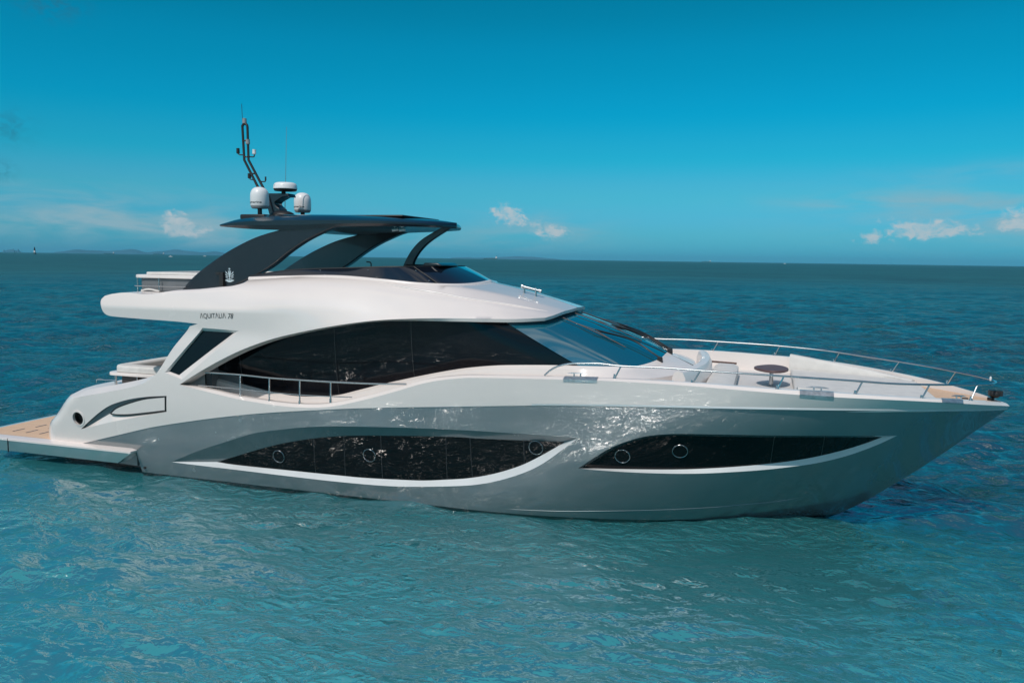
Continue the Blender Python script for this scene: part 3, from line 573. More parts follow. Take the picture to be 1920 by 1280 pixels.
# lettering on the flybridge side
SKf = lambda a, s: SK(a, s, .009)
def letters_on(parent, name, txt, p0, p1, size, shear, bold, m):
    v, f_ = text_mesh(txt, 1.0, shear, bold); L = v[:, 0].max(); p0, p1 = A_(p0), A_(p1); s_ = (p1[0]-p0[0])/L
    a = p0[0]+v[:, 0]*s_; b = p0[1]+(p1[1]-p0[1])*v[:, 0]/L+v[:, 1]*size
    mb = MB(); mb.add(SKf(a, b), f_); return mb.build(name, m, parent, angle=0)
hgt = (TEXTH[0][1]-TEXT[0][1])
letters_on(fly, 'lettering', '\u039bQUIT\u039bLI\u039b', TEXT[0], TEXT[1], hgt/.73, 0, -.004, M['ink'])
letters_on(fly, 'lettering', '78', TEXT[2], TEXT[3], hgt/.73, .3, .004, M['ink'])
# ---- deckhouse: side glass, windscreen, coaming
glo = resample(GLASS_LO, n=80); gx = glo[:, 0]
gtop_x = np.interp(gx, [-13.2, -8, -7, -4.748], [-13.2, -8, -7.2, -6.35]); gtop_y = np.interp(gtop_x, [-13.2, -9, -7.2, -6.35], [-1.78, -1.90, -2.08, -1.95]); gtop_z = np.interp(gtop_x, [-13.2, -11, -9, -7.2, -6.35], [3.5, 3.7, 3.85, 3.88, 3.83])
gtop = np.stack([gtop_x, gtop_y, gtop_z], -1)
def ruled(lo, hi, m_=14, bul=.05):
    rows = []
    for t in np.linspace(0, 1, m_):
        p = lo*(1-t)+hi*t; rows.append(p+[0, -bul*4*t*(1-t), 0])
    return rows
mb = MB(); loft(mb, ruled(glo, gtop, bul=.02), mirror=True); mb.build('side_window', M['glass'], yacht, angle=0)
for u in (8, 30, 47):
    p = np.array([r[u] for r in ruled(glo, gtop)])+[0, -.004, 0]; mb = MB(); mb.add(np.concatenate([p-[.005, 0, 0], p+[.005, 0, 0]]), [(i, 14+i, 15+i, i+1) for i in range(13)]); mb.build('window_seam', M['seam'], yacht)
wlo = resample(np.concatenate([[GLASS_LO[-1]], WS_LO]), n=40); wlo = np.concatenate([wlo, (wlo*[1, -1, 1])[::-1][1:]])
wt = resample([tuple(gtop[-1]), (-5.95, -1.62, 3.87), (-5.66, -1.1, 3.88), (-5.48, -.5, 3.89), (-5.43, 0, 3.90)], n=40); wt = np.concatenate([wt, (wt*[1, -1, 1])[::-1][1:]])
wn = []
for t in np.linspace(0, 1, 16): wn.append(wlo*(1-t)+wt*t+np.array([.07, 0, .035])*4*t*(1-t)*(1-np.abs(np.linspace(-1, 1, 79))**3)[:, None]+np.array([0, -.05*4*t*(1-t), 0])*np.sign(np.linspace(1, -1, 79))[:, None]*(np.abs(np.linspace(-1, 1, 79))**2)[:, None])
mb = MB(); loft(mb, wn); ws = mb.build('windshield', M['wsglass'], yacht, angle=0)
# coaming under the glass: bright chamfer and wall
full = np.concatenate([glo, wlo[1:40]]); tang = np.gradient(full, axis=0); nout = np.stack([tang[:, 1], -tang[:, 0], 0*tang[:, 0]], -1); nout /= np.linalg.norm(nout, axis=1)[:, None]
fw = smooth(-4.9, -3.7, full[:, 0])[:, None]
c1 = full+nout*.10+[0, 0, -.05]; c2 = c1+nout*(.02+.45*fw); c2[:, 2] = np.where(fw[:, 0] > 0, c1[:, 2]*(1-fw[:, 0])+2.86*fw[:, 0], c1[:, 2]); c2[:, 2] -= (1-fw[:, 0])*.12
c3 = c2+nout*.04; c3[:, 2] = np.interp(full[:, 0], [-13, -9, -6, -4.5, -3], [1.76, 1.76, 2.1, 2.4, 2.4])
mb = MB(); strip(mb, c1, full, mirror=True); strip(mb, c2, c1, mirror=True); strip(mb, c3, c2, mirror=True); mb.build('deckhouse_coaming', M['white2'], yacht, angle=28)
mb = MB(); box(mb, -13.3, -12.6, -1.67, -1.60, 1.5, 3.3); box(mb, -13.3, -13.15, -1.9, 1.9, 1.5, 3.4); mb.build('saloon_bulkhead', M['panel'], yacht)
# wipers parked up the slope of the windscreen
WN = np.array(wn)
def on_glass(t, k, lift): 
    ti = t*15; i0 = int(min(14, ti)); f_ = ti-i0; return WN[i0, k]*(1-f_)+WN[i0+1, k]*f_+np.array([.3, 0, .95])*lift
for k, k2 in ((27, 22), (40, 35), (51, 47)):
    wp = empty('wiper', (0, 0, 0), parent=yacht); a = on_glass(0, k, .03)
    mb = MB(); tube(mb, [a+[.05, 0, .0], on_glass(.06, k, .07), on_glass(.3, k, .10), on_glass(.58, k2, .07)], .016, 6, sp=.05); tube(mb, [on_glass(.04, k+1, .04), on_glass(.3, k+1, .07), on_glass(.55, k2+1, .05)], .009, 6, sp=.05); mb.build('arm', M['matt'], wp)
    mb = MB(); tube(mb, [on_glass(t, k2, .03) for t in np.linspace(.26, .93, 12)], .011, 6); tube(mb, [on_glass(.42, k2, .03), on_glass(.58, k2, .07), on_glass(.76, k2, .03)], .008, 6); mb.build('blade', M['matt'], wp)
    mb = MB(); prism(mb, [(a[0]-.02, a[2]-.06), (a[0]+.10, a[2]-.08), (a[0]+.09, a[2]+.02), (a[0]+.0, a[2]+.05)], a[1]-.035, a[1]+.035); mb.build('motor_cover', M['matt'], wp, bevel=.01)
# ---- flybridge windscreen
RIM = A_([(-12.2, -1.78, 4.5), (-11.2, -1.80, 4.545), (-10, -1.80, 4.575), (-9, -1.76, 4.52), (-8.3, -1.66, 4.465), (-7.85, -1.48, 4.445), (-7.52, -1.1, 4.44), (-7.34, -.55, 4.46), (-7.27, 0, 4.50)])
TOP = A_([(-12.2, -1.74, 4.56), (-11.2, -1.70, 4.70), (-10, -1.64, 4.76), (-9.1, -1.56, 4.80), (-8.65, -1.45, 4.81), (-8.4, -1.22, 4.815), (-8.2, -.9, 4.82), (-8.1, -.45, 4.825), (-8.07, 0, 4.83)])
rm = resample(RIM, n=70); tpv = resample(TOP, n=70); full_r = np.concatenate([rm, (rm*[1, -1, 1])[::-1][1:]]); full_t = np.concatenate([tpv, (tpv*[1, -1, 1])[::-1][1:]])
mb = MB(); loft(mb, [full_r, full_r*.5+full_t*.5+[0, 0, .012], full_t]); fw_ = mb.build('flybridge_windscreen', M['flyglass'], yacht, angle=0)
mb = MB(); tube(mb, full_r+[0, 0, -.01], .05, 10); mb.build('coaming_bead', M['white'], yacht)
mb = MB(); tube(mb, full_t, .012, 8); mb.build('top_trim', M['matt'], fw_)
for u in (50, 88): mb = MB(); tube(mb, [full_r[u]+[0, 0, .03], full_t[u]], .012, 6); mb.build('mullion', M['matt'], fw_)
for u in (22, 36, 49): 
    for t in (.2, .75):
        mb = MB(); p = full_r[u]*(1-t)+full_t[u]*t; ellipsoid(mb, p+[0, -.015, .01], (.012, .012, .012), 6); mb.build('rivet', M['chrome'], fw_)
k = len(tpv); mb = MB(); dk = tpv+[0, .0, .0]; sel = tpv[:, 0] > -9.0; d0 = tpv[sel]; d1 = d0*[1, -1, 1]; kk = len(d0)
mb.add(np.concatenate([d0, d1]), [(i, kk+i, kk+i+1, i+1) for i in range(kk-1)]); mb.build('helm_cowl', M['matt'], yacht)
mb = MB(); prism(mb, [(-8.5, 4.82), (-8.42, 4.895), (-8.12, 4.895), (-8.02, 4.84), (-8.06, 4.82)], -.95, .05); mb.build('instrument_pod', M['navy'], yacht, bevel=.03)
mb = MB(); tube(mb, [(-9.71, -.9, 4.5), (-9.71, -.9, 4.86), (-9.73, -.9, 4.885), (-9.82, -.9, 4.895)], .014, 8); mb.build('reading_lamp', M['matt'], yacht)
mb = MB(); box(mb, -9.2, -8.9, -.25, .25, 4.76, 4.85); mb.build('strut_foot', M['matt'], yacht, bevel=.02)
# ---- hardtop
hx = np.linspace(-12.96, -8.06, 60); hw_f = pch([-12.96, -12, -10.5, -9.6, -9, -8.6, -8.3, -8.06], [1.76, 1.87, 1.88, 1.80, 1.62, 1.32, .9, .03])
zc = pch([-12.96, -12.5, -11.9, -10.9, -9.9, -9.1, -8.5, -8.06], [5.655, 5.705, 5.735, 5.75, 5.75, 5.742, 5.725, 5.70]); zb = pch([-12.96, -12, -11.3, -9.9, -8.9, -8.06], [5.62, 5.56, 5.545, 5.62, 5.645, 5.652])
zt = pch([-12.96, -12.6, -12, -11.3, -10.5, -9.5, -8.5, -8.06], [5.69, 5.80, 5.87, 5.895, 5.89, 5.855, 5.80, 5.74]); inn = pch([-12.96, -12, -10, -8.6, -8.06], [.12, .5, .5, .4, .03])
rows = []
for x in hx:
    w_ = float(hw_f(x)); c_, b_, t_, q_ = float(zc(x)), float(zb(x)), float(zt(x)), max(0, w_-float(inn(x)))
    half = [(x, -max(0, w_-.45), b_+.015), (x, -max(0, w_-.05), b_), (x, -w_, (b_+c_)/2), (x, -w_, c_), (x, -(w_*.6+q_*.4), c_*.45+t_*.55), (x, -q_, t_), (x, -q_*.5, t_+.03)]
    rows.append(half+[(x, 0, t_+.04)]+[(a, -b, c) for a, b, c in half[::-1]])
mb = MB(); loft(mb, [np.array(r) for r in rows], closed=True); k = 15
mb.f.append(tuple(range(k))); mb.f.append(tuple(reversed(range((len(rows)-1)*k, len(rows)*k)))); ht = mb.build('hardtop', M['navy'], yacht, angle=24)
mb = MB(); box(mb, -10.9, -8.9, -1.0, 1.0, 5.86, 5.905); mb.build('sunroof', M['matt'], yacht, bevel=.02)
leg = A_([(x, z) for x, _, z in LEG]); lg = joinc(resample(leg[:10], .12), resample(leg[9:12], .12), resample(leg[11:20], .12), leg[19:22], [leg[0]])
for s_ in (-1, 1):
    hz = np.interp(lg[:, 1], [4.2, 5.6], [1.72, 1.80]); mb = MB(); prism(mb, lg, *((-hz, -hz+.22) if s_ < 0 else (hz-.22, hz))); al = mb.build('arch_leg', M['navy'], yacht, bevel=.035)
    if s_ < 0:
        mb = MB(); box(mb, -12.98, -12.88, -1.80, -1.72, 4.30, 4.62); box(mb, -13.08, -12.95, -1.80, -1.73, 4.56, 4.62); mb.build('side_light', M['matt'], al, bevel=.01)
st = A_([(x, z) for x, _, z in STRUT]); mb = MB(); prism(mb, joinc(resample(st[:7], .06), resample(st[6:], .06)), -.06, .06); mb.build('front_strut', M['navy'], yacht, bevel=.015)
# emblem: spear, leaves, crown and shield outline in silver line work
ex, ez, s_ = -12.735, 4.56, .142; yq = -1.755
em = MB()
def stroke(pts, w_=.010):
    P = resample(A_(pts), n=14); T = np.gradient(P, axis=0); T /= np.linalg.norm(T, axis=1)[:, None]; N = np.stack([-T[:, 1], T[:, 0]], -1)*w_
    tp_ = np.sin(np.linspace(.25, 2.9, 14))[:, None]; Q = np.concatenate([P-N*tp_, P+N*tp_]); em.add([(ex+s_*a, yq, ez+s_*b) for a, b in Q*1.0], [(i, i+1, 15+i, 14+i) for i in range(13)])
for q in ([(0, 1.0), (-.02, .3), (0, -.45)], [(-.22, .75), (-.12, .1), (-.05, -.45)], [(.22, .75), (.12, .1), (.05, -.45)], [(-.2, .95), (0, 1.02), (.2, .95)], [(-.75, .6), (-.45, .25), (-.25, .1)], [(.75, .6), (.45, .25), (.25, .1)],
          [(-.8, .15), (-.5, -.05), (-.25, -.1)], [(.8, .15), (.5, -.05), (.25, -.1)], [(-.75, -.25), (-.45, -.35), (-.2, -.3)], [(.75, -.25), (.45, -.35), (.2, -.3)], [(0, -.4), (0, -.6), (0, -.85)], [(-.85, -.8), (0, -1.02), (.85, -.8)], [(-.85, -.8), (0, -.62), (.85, -.8)], [(-.6, -.8), (0, -.88), (.6, -.8)]): stroke(q, .075)
em.build('emblem', M['silver'], [o for o in yacht.children if o.name == 'arch_leg'][0], angle=0)
# ---- mast, domes, radar, antennas
def wrapped(parent, txt, c, r, z, h, a0, arc, shrink=None):
    v, f_ = text_mesh(txt, 1.0, .0, .02); L = v[:, 0].max(); v2 = []
    for x, y, _ in v:
        a = a0+arc*(x/L); v2.append((c[0]+r*math.cos(a), c[1]+r*math.sin(a), c[2]+z+y*h/.7))
    mb = MB(); mb.add(v2, f_); mb.build('lettering', M['ink'], parent, angle=0)
for (x, y, z) in ((-12.56, -.85, 6.065), (-12.515, .85, 6.075)):
    d = empty('radar_dome', (0, 0, 0), parent=yacht); r_ = .208
    mb = MB(); lathe(mb, [(r_*.96, .06), (r_, .09), (r_, .27), (r_*.975, .33), (r_*.90, .385), (r_*.77, .43), (r_*.56, .465), (r_*.3, .482), (.01, .488)], (x, y, z)); mb.build('dome', M['dome'], d, angle=50)
    mb = MB(); lathe(mb, [(.10, 0), (r_*.82, .0), (r_*.97, .05), (r_*.97, .062)], (x, y, z)); mb.build('base', M['domegrey'], d)
    mb = MB(); lathe(mb, [(.06, -.28), (.05, -.1), (.05, .01)], (x, y, z)); mb.build('pedestal', M['matt'], d)
    view = math.atan2(CAM[1]-y, CAM[0]-x); wrapped(d, 'Raymarine', (x, y, z), r_+.002, .115, .045, view-1.75, 1.95)
rd = empty('radar_scanner', (0, 0, 0), parent=yacht); c = (-12.44, 0, 6.52)
mb = MB(); lathe(mb, [(.26, .04), (.28, .06), (.27, .14), (.245, .185), (.2, .205), (.01, .212)], c); mb.build('cover', M['dome'], rd, angle=50)
mb = MB(); lathe(mb, [(.12, .0), (.25, .01), (.272, .045)], c); lathe(mb, [(.05, -.06), (.05, .0)], (c[0]-.05, 0, c[2])); mb.build('base', M['matt'], rd)
view = math.atan2(CAM[1], CAM[0]-c[0]); wrapped(rd, 'Raymarine', c, .272, .085, .05, view-1.15, 1.3)
ms = empty('mast', (0, 0, 0), parent=yacht)
br = A_([(x, z) for x, _, z in BRKT]); mb = MB(); prism(mb, [br[0], br[1], br[2], br[3]]+[tuple(q) for q in resample(br[3:8], .03)[1:]]+[tuple(br[8]), tuple(br[9]), tuple(br[10])], -.16, .16)
prism(mb, [(-12.9, 6.42), (-12.78, 6.42), (-12.62, 5.9), (-12.74, 5.9)], -.2, -.14); mb.build('bracket', M['navy'], ms, bevel=.015)
ml = A_(MASTL); mr = A_(MASTR); mb = MB()
tube(mb, [ml[1]-(ml[2]-ml[1])*.1, ml[2], ml[3]], .030, 10)
arc = [(-13.439-.072+.072*math.cos(t), -.03, 8.04+.09*math.sin(t)) for t in np.linspace(0, math.pi, 12)]; tube(mb, arc[::-1], .030, 10)
tube(mb, [mr[1]-(mr[2]-mr[1])*.12, mr[2], mr[3]], .030, 10)
for z in (7.73, 7.35, 6.95): 
    xl = np.interp(z, ml[:, 2], ml[:, 0]); xr = np.interp(z, mr[:, 2], mr[:, 0]); tube(mb, [(xl, -.03, z), (xr, -.03, z)], .018, 8)
tube(mb, [ml[0], (-12.9, -.03, 6.3), (-12.8, -.03, 6.0)], .04, 10)
mb.build('mast_tubes', M['matt'], ms)
def arm(pts, head, hr, hh, hm):
    mb = MB(); tube(mb, resample(pts, n=12), .014, 8); mb.build('light_arm', M['matt'], ms)
    mb = MB(); lathe(mb, [(hr*.6, -hh), (hr, -hh*.8), (hr, .0), (hr*.95, .03), (hr, .06), (hr, hh*.8), (hr*.7, hh)], head, 16); mb.build('mast_light', hm, ms)
arm([(-13.57, 0, 7.40), (-13.7, 0, 7.41), (-13.735, 0, 7.44)], (-13.741, 0, 7.50), .04, .065, M['matt'])
arm([(-13.43, 0, 7.355), (-13.30, 0, 7.35), (-13.28, 0, 7.40)], (-13.283, 0, 7.46), .045, .055, M['dome'])
arm([(-13.28, 0, 6.805), (-13.40, 0, 6.82), (-13.43, 0, 6.85)], (-13.434, 0, 6.90), .04, .06, M['matt'])
arm([(-13.11, 0, 6.763), (-13.0, 0, 6.761), (-12.985, 0, 6.79)], (-12.981, 0, 6.815), .02, .03, M['matt'])
arm([(-13.5, 0, 7.73), (-13.47, 0, 7.735)], (-13.445, -.02, 7.70), .05, .06, M['domegrey'])
arm([(-13.53, 0, 8.1), (-13.53, 0, 8.13)], (-13.525, -.02, 8.19), .05, .065, M['domegrey'])
mb = MB(); tube(mb, [(-13.59, 0, 8.05), (-13.612, 0, 8.60)], .006, 6); mb.build('whip_antenna', M['matt'], yacht)
mb = MB(); tube(mb, [(-12.54, .12, 5.9), (-12.53, .12, 6.3), (-12.50, .12, 7.0), (-12.46, .12, 8.04)], [.012, .011, .008, .005], 6); mb.build('whip_antenna', M['chrome'], yacht)
mb = MB(); ellipsoid(mb, (-12.2, -.5, 5.93), (.30, .22, .11)); mb.build('hardtop_pod', M['matt'], yacht)
mb = MB(); ellipsoid(mb, (-12.2, -.5, 5.885), (.33, .26, .07)); mb.build('pod_base', M['dome'], yacht)
mb = MB(); box(mb, -12.85, -12.2, -1.2, -.6, 5.80, 5.92); mb.build('dome_plinth', M['matt'], yacht, bevel=.03)
for x in (-9.16, -8.99):
    cl_ = empty('deck_camera', (0, 0, 0), parent=yacht); mb = MB(); box(mb, x-.02, x+.06, -.93, -.87, 5.655, 5.675); tube(mb, [(x+.02, -.9, 5.66), (x+.02, -.9, 5.62)], .015, 8); mb.build('bracket', M['dome'], cl_)
    mb = MB(); tube(mb, [(x-.03, -.94, 5.585), (x+.09, -.88, 5.605)], .035, 12); mb.build('body', M['dome'], cl_)
# ---- flybridge settee and rail
fs = empty('flybridge_settee', (0, 0, 0), parent=yacht)
def ring_plan(x0, x1, y, r_=.35, n=8):              # U open forward: starboard, aft, port
    q = [(x1, -y)]+[(x0+r_-r_*math.sin(t), -(y-r_+r_*math.cos(t))) for t in np.linspace(0, math.pi/2, n)]
    return q+[(a, -b) for a, b in q[::-1]]
def upanel(mb, x0, x1, y, z0, z1, th, r_=.35):
    o = A_(ring_plan(x0, x1, y, r_)); i = A_(ring_plan(x0+th, x1, y-th, max(.05, r_-th)))
    z = lambda P, h: np.concatenate([P, np.full((len(P), 1), h)], 1)
    loft(mb, [z(o, z0), z(o, z1), z(i, z1), z(i, z0)]); 
    for e in (0, -1): mb.add([z(o, z0)[e], z(o, z1)[e], z(i, z1)[e], z(i, z0)[e]], [(0, 1, 2, 3)])
mb = MB(); upanel(mb, -15.30, -13.2, 1.66, 4.0, 4.44, .05, .15); mb.build('back_panel', M['panel'], fs)
mb = MB(); upanel(mb, -15.46, -13.2, 1.72, 4.455, 4.525, .42, .25); mb.build('cap', M['white2'], fs, bevel=.02)
mb = MB(); upanel(mb, -15.28, -13.2, 1.55, 4.53, 4.585, .3, .2); mb.build('cushion', M['cush'], fs, bevel=.02)
fr = empty('flybridge_rail', (0, 0, 0), parent=yacht)
for x, z0 in ((-15.26, 4.12), (-14.65, 4.16), (-15.15, 4.12)):
    mb = MB(); tube(mb, [(x, -1.74, z0-.05), (x, -1.74, 4.45 if x != -15.15 else 4.2)], .014, 8); mb.build('post', M['chrome'], fr)
mb = MB(); tube(mb, [(-15.38, -1.6, 4.27), (-15.36, -1.72, 4.27), (-15.2, -1.76, 4.268), (-13.9, -1.76, 4.276)], .013, 8, sp=.08); mb.build('bar', M['chrome'], fr)
mb = MB(); tube(mb, [(-15.1, -1.8, 4.16), (-14.9, -1.8, 4.2), (-14.6, -1.8, 4.16)], .02, 8, sp=.05); mb.build('coil', M['cush'], fr)
# ---- cockpit settee
cs = empty('cockpit_settee', (0, 0, 0), parent=yacht)
mb = MB(); upanel(mb, -16.30, -14.3, 1.30, 1.5, 2.07, .06, .12); mb.build('back_panel', M['darkpanel'], cs)
mb = MB(); upanel(mb, -16.62, -14.3, 1.40, 2.075, 2.145, .5, .2); mb.build('cap', M['white2'], cs, bevel=.02)
mb = MB(); upanel(mb, -16.52, -14.3, 1.33, 2.155, 2.31, .34, .3); mb.build('cushion', M['cush'], cs, bevel=.05)
for x, r_ in ((-16.40, .03), (-15.75, .02)): mb = MB(); tube(mb, [(x, -1.32, 1.6), (x, -1.32, 2.07)], r_, 8); mb.build('leg', M['chrome'], cs)
mb = MB(); box(mb, -15.5, -14.7, -.6, .8, 2.2, 2.25); tube(mb, [(-15.1, .1, 1.5), (-15.1, .1, 2.2)], .06); mb.build('cockpit_table', M['flyglass'], yacht)
mb = MB(); tube(mb, [(-16.25, -2.05, 1.98), (-16.25, -2.05, 2.07), (-16.0, -2.0, 2.07), (-15.75, -1.95, 2.07)], .011, 8, sp=.05); mb.build('stern_rail', M['chrome'], yacht)
# ---- swim platform
sp_ = empty('swim_platform', (0, 0, 0), parent=yacht)
def plat_plan(x0, x1, y, r_):
    q = [(x1, -y)]+[(x0+r_-r_*math.sin(t), -(y-r_+r_*math.cos(t))) for t in np.linspace(0, math.pi/2, 10)]
    return A_(q+[(a, -b) for a, b in q[::-1]])
po = plat_plan(-19.75, -14.82, 2.60, .7); pb = plat_plan(-19.55, -15.42, 2.36, .6); z = lambda P, h: np.concatenate([P, np.full((len(P), 1), h)], 1)
pt = plat_plan(-19.68, -14.95, 2.52, .65)
mb = MB(); loft(mb, [z(pb, .235), z(po, .56), z(po, .60), z(pt, .63)], closed=True); mb.f.append(tuple(range(len(mb.v)-len(pt), len(mb.v)))); mb.f.append(tuple(reversed(range(len(pb))))); mb.build('deck_moulding', M['white'], sp_, angle=25)
tk = plat_plan(-19.55, -17.2, 2.38, .55); mb = MB(); mb.add(z(tk, .634), [tuple(range(len(tk)))]); mb.build('teak_deck', M['teak'], sp_)
for i in range(3):
    for j in range(3):
        x = -18.9+i*.42+(j % 2)*.1; y = -1.9+j*.55; mb = MB(); box(mb, x, x+.035, y-.16, y+.16, .635, .641); mb.build('step_strip', M['wood'], sp_)
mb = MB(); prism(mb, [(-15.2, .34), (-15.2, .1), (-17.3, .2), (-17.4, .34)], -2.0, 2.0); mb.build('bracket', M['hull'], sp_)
mb = MB(); box(mb, -18.43, -18.42, -2.606, -2.58, .28, .61); mb.build('joint', M['ink'], sp_)
# ---- rails
def rail(sgn):
    r_ = empty('bow_rail', (0, 0, 0), parent=yacht); mb = MB(); P = A_(RAIL)*[1, sgn, 1]; tube(mb, P, .018, 10, sp=.06); mb.build('top_rail', M['chrome'], r_)
    for t_, b_ in STAN:
        mb = MB(); t_, b_ = A_(t_)*[1, sgn, 1], A_(b_)*[1, sgn, 1]; tube(mb, [b_+[0, 0, -.03], t_], .015, 8); lathe(mb, [(.03, -.03), (.03, .0), (.018, .02), (.018, .06)], b_, 12); mb.build('stanchion', M['chrome'], r_)
rail(1); rail(-1)
mb = MB(); tube(mb, resample([A_(RAIL[-1])*[1, 1, 1], (2.62, -.25, 2.875), (2.66, 0, 2.872), (2.62, .25, 2.875), A_(RAIL[-1])*[1, -1, 1]], .04), .021, 10); mb.build('pulpit', M['chrome'], yacht)
mb = MB(); lathe(mb, [(.012, 0), (.02, .02), (.02, .06), (.012, .08)], (2.60, .03, 2.87), 12); mb.build('bow_light', M['dome'], yacht)
sr = empty('side_rail', (0, 0, 0), parent=yacht)
mb = MB(); tube(mb, SRAIL, .019, 8, sp=.08); mb.build('top_rail', M['chrome'], sr)
mb = MB(); tube(mb, SRAIL2, .011, 8, sp=.08); mb.build('mid_rail', M['chrome'], sr)
for a, b in SST:
    mb = MB(); a, b = A_(a), A_(b); tube(mb, [b+[0, 0, -.06], a], .017, 8); tube(mb, [b+[0, 0, -.03], b+[0, 0, .06]], .026, 8); mb.build('stanchion', M['chrome'], sr)
# ---- cleats and fairlead plates
for i, (c, q) in enumerate(zip(CLEAT, PLATES)):
    c = A_(c); mm = M['steelplate']; j = int(np.argmin(np.abs(caphi[:, 0]-c[0]))); base = p_hi[j]+[0, .05, 0]; t_ = p_hi[j+4]-p_hi[j-4]; t_ /= np.linalg.norm(t_); t_ *= np.sign(t_[0])
    mb = MB(); up_ = A_([0, 0, 1.])
    tube(mb, [base-t_*.19+up_*.06, base-t_*.1+up_*.07, base+t_*.1+up_*.07, base+t_*.19+up_*.06], [.005, .012, .012, .005], 8)
    for s_ in (-.06, .06): tube(mb, [base+t_*s_-up_*.02, base+t_*s_+up_*.07], .013, 8)
    mb.build('cleat', M['chrome'] if i == 0 else M['steelplate'], yacht)
    x0, x1 = q[0][0], q[1][0]; sel = np.linspace(x0, x1, 10); o_ = np.argsort(cl[:, 0]); o2 = np.argsort(caphi[:, 0])
    zl = np.interp(sel, cl[o_, 0], cl[o_, 1]); zh = np.interp(sel, caphi[o2, 0], caphi[o2, 1]); yh = -np.interp(sel, caphi[o2, 0], ch_y[o2])
    e = .012; s3 = SK(sel, zl-.045, .012) if i < 2 else SK(sel, zl-.01, .016); s2 = SK(sel, zl, .018)+[0, 0, .01]; s1 = np.stack([sel, yh, zh+e], -1); s0 = s1+[0, .08, 0]
    mb = MB(); strip(mb, s3, s2); strip(mb, s2, s1); strip(mb, s1, s0); strip(mb, s3+[0, .02, 0], s3); mb.build('fairlead_plate', mm, yacht, angle=30)
# ---- foredeck
mb = MB(); tube(mb, [(2.62, 0, 2.45), (2.62, 0, 2.56)], .06, 16); ellipsoid(mb, (2.68, 0, 2.63), (.10, .085, .075)); box(mb, 2.58, 2.80, -.05, .05, 2.60, 2.70); mb.build('anchor_roller', M['matt'], yacht)
ft = empty('lounge_table', (0, 0, 0), parent=yacht)
pl_ = [(-1.28+.30*math.cos(t)*(1+.12*math.cos(2*t)), .3+.52*math.sin(t)*(1+.15*math.cos(t))) for t in np.linspace(0, 2*math.pi, 40, endpoint=False)]
mb = MB(); prism(mb, pl_, 2.825, 2.875, 'z'); mb.build('tabletop', M['brown'], ft, bevel=.012)
mb = MB(); tube(mb, [(-1.27, .3, 2.5), (-1.27, .3, 2.83)], .04, 14); mb.build('pedestal', M['chrome'], ft)
def padded(mb, path, prof):                         # sweep a cushion section (offset inboard, height) along a path
    P = A_(path); T = np.gradient(P, axis=0); T[:, 2] = 0; T /= np.linalg.norm(T, axis=1)[:, None]; N = np.stack([-T[:, 1], T[:, 0], 0*T[:, 0]], -1)
    rows = []
    for i in range(len(P)):
        pr = prof(i/(len(P)-1)); rows.append([P[i]+N[i]*a+[0, 0, b] for a, b in pr])
    loft(mb, rows, closed=True); k = len(rows[0]); mb.f.append(tuple(reversed(range(len(mb.v)-len(rows)*k, len(mb.v)-len(rows)*k+k)))); mb.f.append(tuple(range(len(mb.v)-k, len(mb.v))))
def csec(w_, h): return [(0, 0), (-w_*.0, h*.8), (w_*.2, h), (w_*.8, h*.97), (w_, h*.8), (w_, 0)]
bx = np.linspace(-.85, 1.55, 30); by = np.maximum(YB(bx, 2.75+0*bx)-.30, .1)
mb = MB(); padded(mb, np.stack([bx, by, np.interp(bx, [-.85, 1.55], [2.58, 2.55])], -1)[::-1], lambda t: csec(.16, .10+.28*t)); mb.build('backrest_cushion', M['cush'], yacht, angle=50)
mb = MB(); padded(mb, np.stack([bx, -by, np.interp(bx, [-.85, 1.55], [2.56, 2.53])], -1), lambda t: csec(.16, .10+.22*(1-t))); mb.build('backrest_cushion', M['cush'], yacht, angle=50)
sy = np.maximum(by-.2, .05); pad = np.concatenate([np.stack([bx, -sy], -1), np.stack([bx, sy], -1)[::-1]])
mb = MB(); prism(mb, pad, 2.44, 2.64, 'z'); mb.build('sun_pad', M['cush'], yacht, bevel=.04)
arcp = [(-2.72-.25*(abs(y)/1.9)**2, y, 2.5) for y in np.linspace(-2.1, 1.55, 24)]
mb = MB(); padded(mb, arcp, lambda t: [(0, 0), (-.02, .40), (-.06, .50), (-.13, .53), (-.22, .50), (-.27, .40), (-.30, 0)]); mb.build('lounge_seat_back', M['white2'], yacht, angle=40)
mb = MB(); padded(mb, [(-2.45, y, 2.5) for y in np.linspace(-1.9, 1.4, 12)], lambda t: csec(-.5, .28)); mb.build('lounge_seat', M['cush'], yacht, angle=50)
mb = MB(); tube(mb, [(-2.72, 1.55, 2.79), (-2.0, 1.6, 2.76)], .022, 8); mb.build('grab_handle', M['wood'], yacht)
fx = np.linspace(1.62, 2.66, 16); fy_ = np.maximum(YB(fx, 2.45+0*fx)-.16, .03); fz = np.interp(fx, [1.6, 2.7], [2.52, 2.475])
mb = MB(); a_ = np.stack([fx, -fy_, fz+.03], -1); mb.add(np.concatenate([a_, a_*[1, -1, 1]]), [(i, i+1, 16+i+1, 16+i) for i in range(15)]); strip(mb, a_-[0, 0, .12], a_, mirror=True); tdk = mb.build('foredeck_teak', M['teak'], yacht)
for x, y in ((2.05, .12), (2.12, -.12)): mb = MB(); box(mb, x, x+.1, y-.03, y+.03, 2.49, 2.545); mb.build('hatch_latch', M['matt'], tdk)
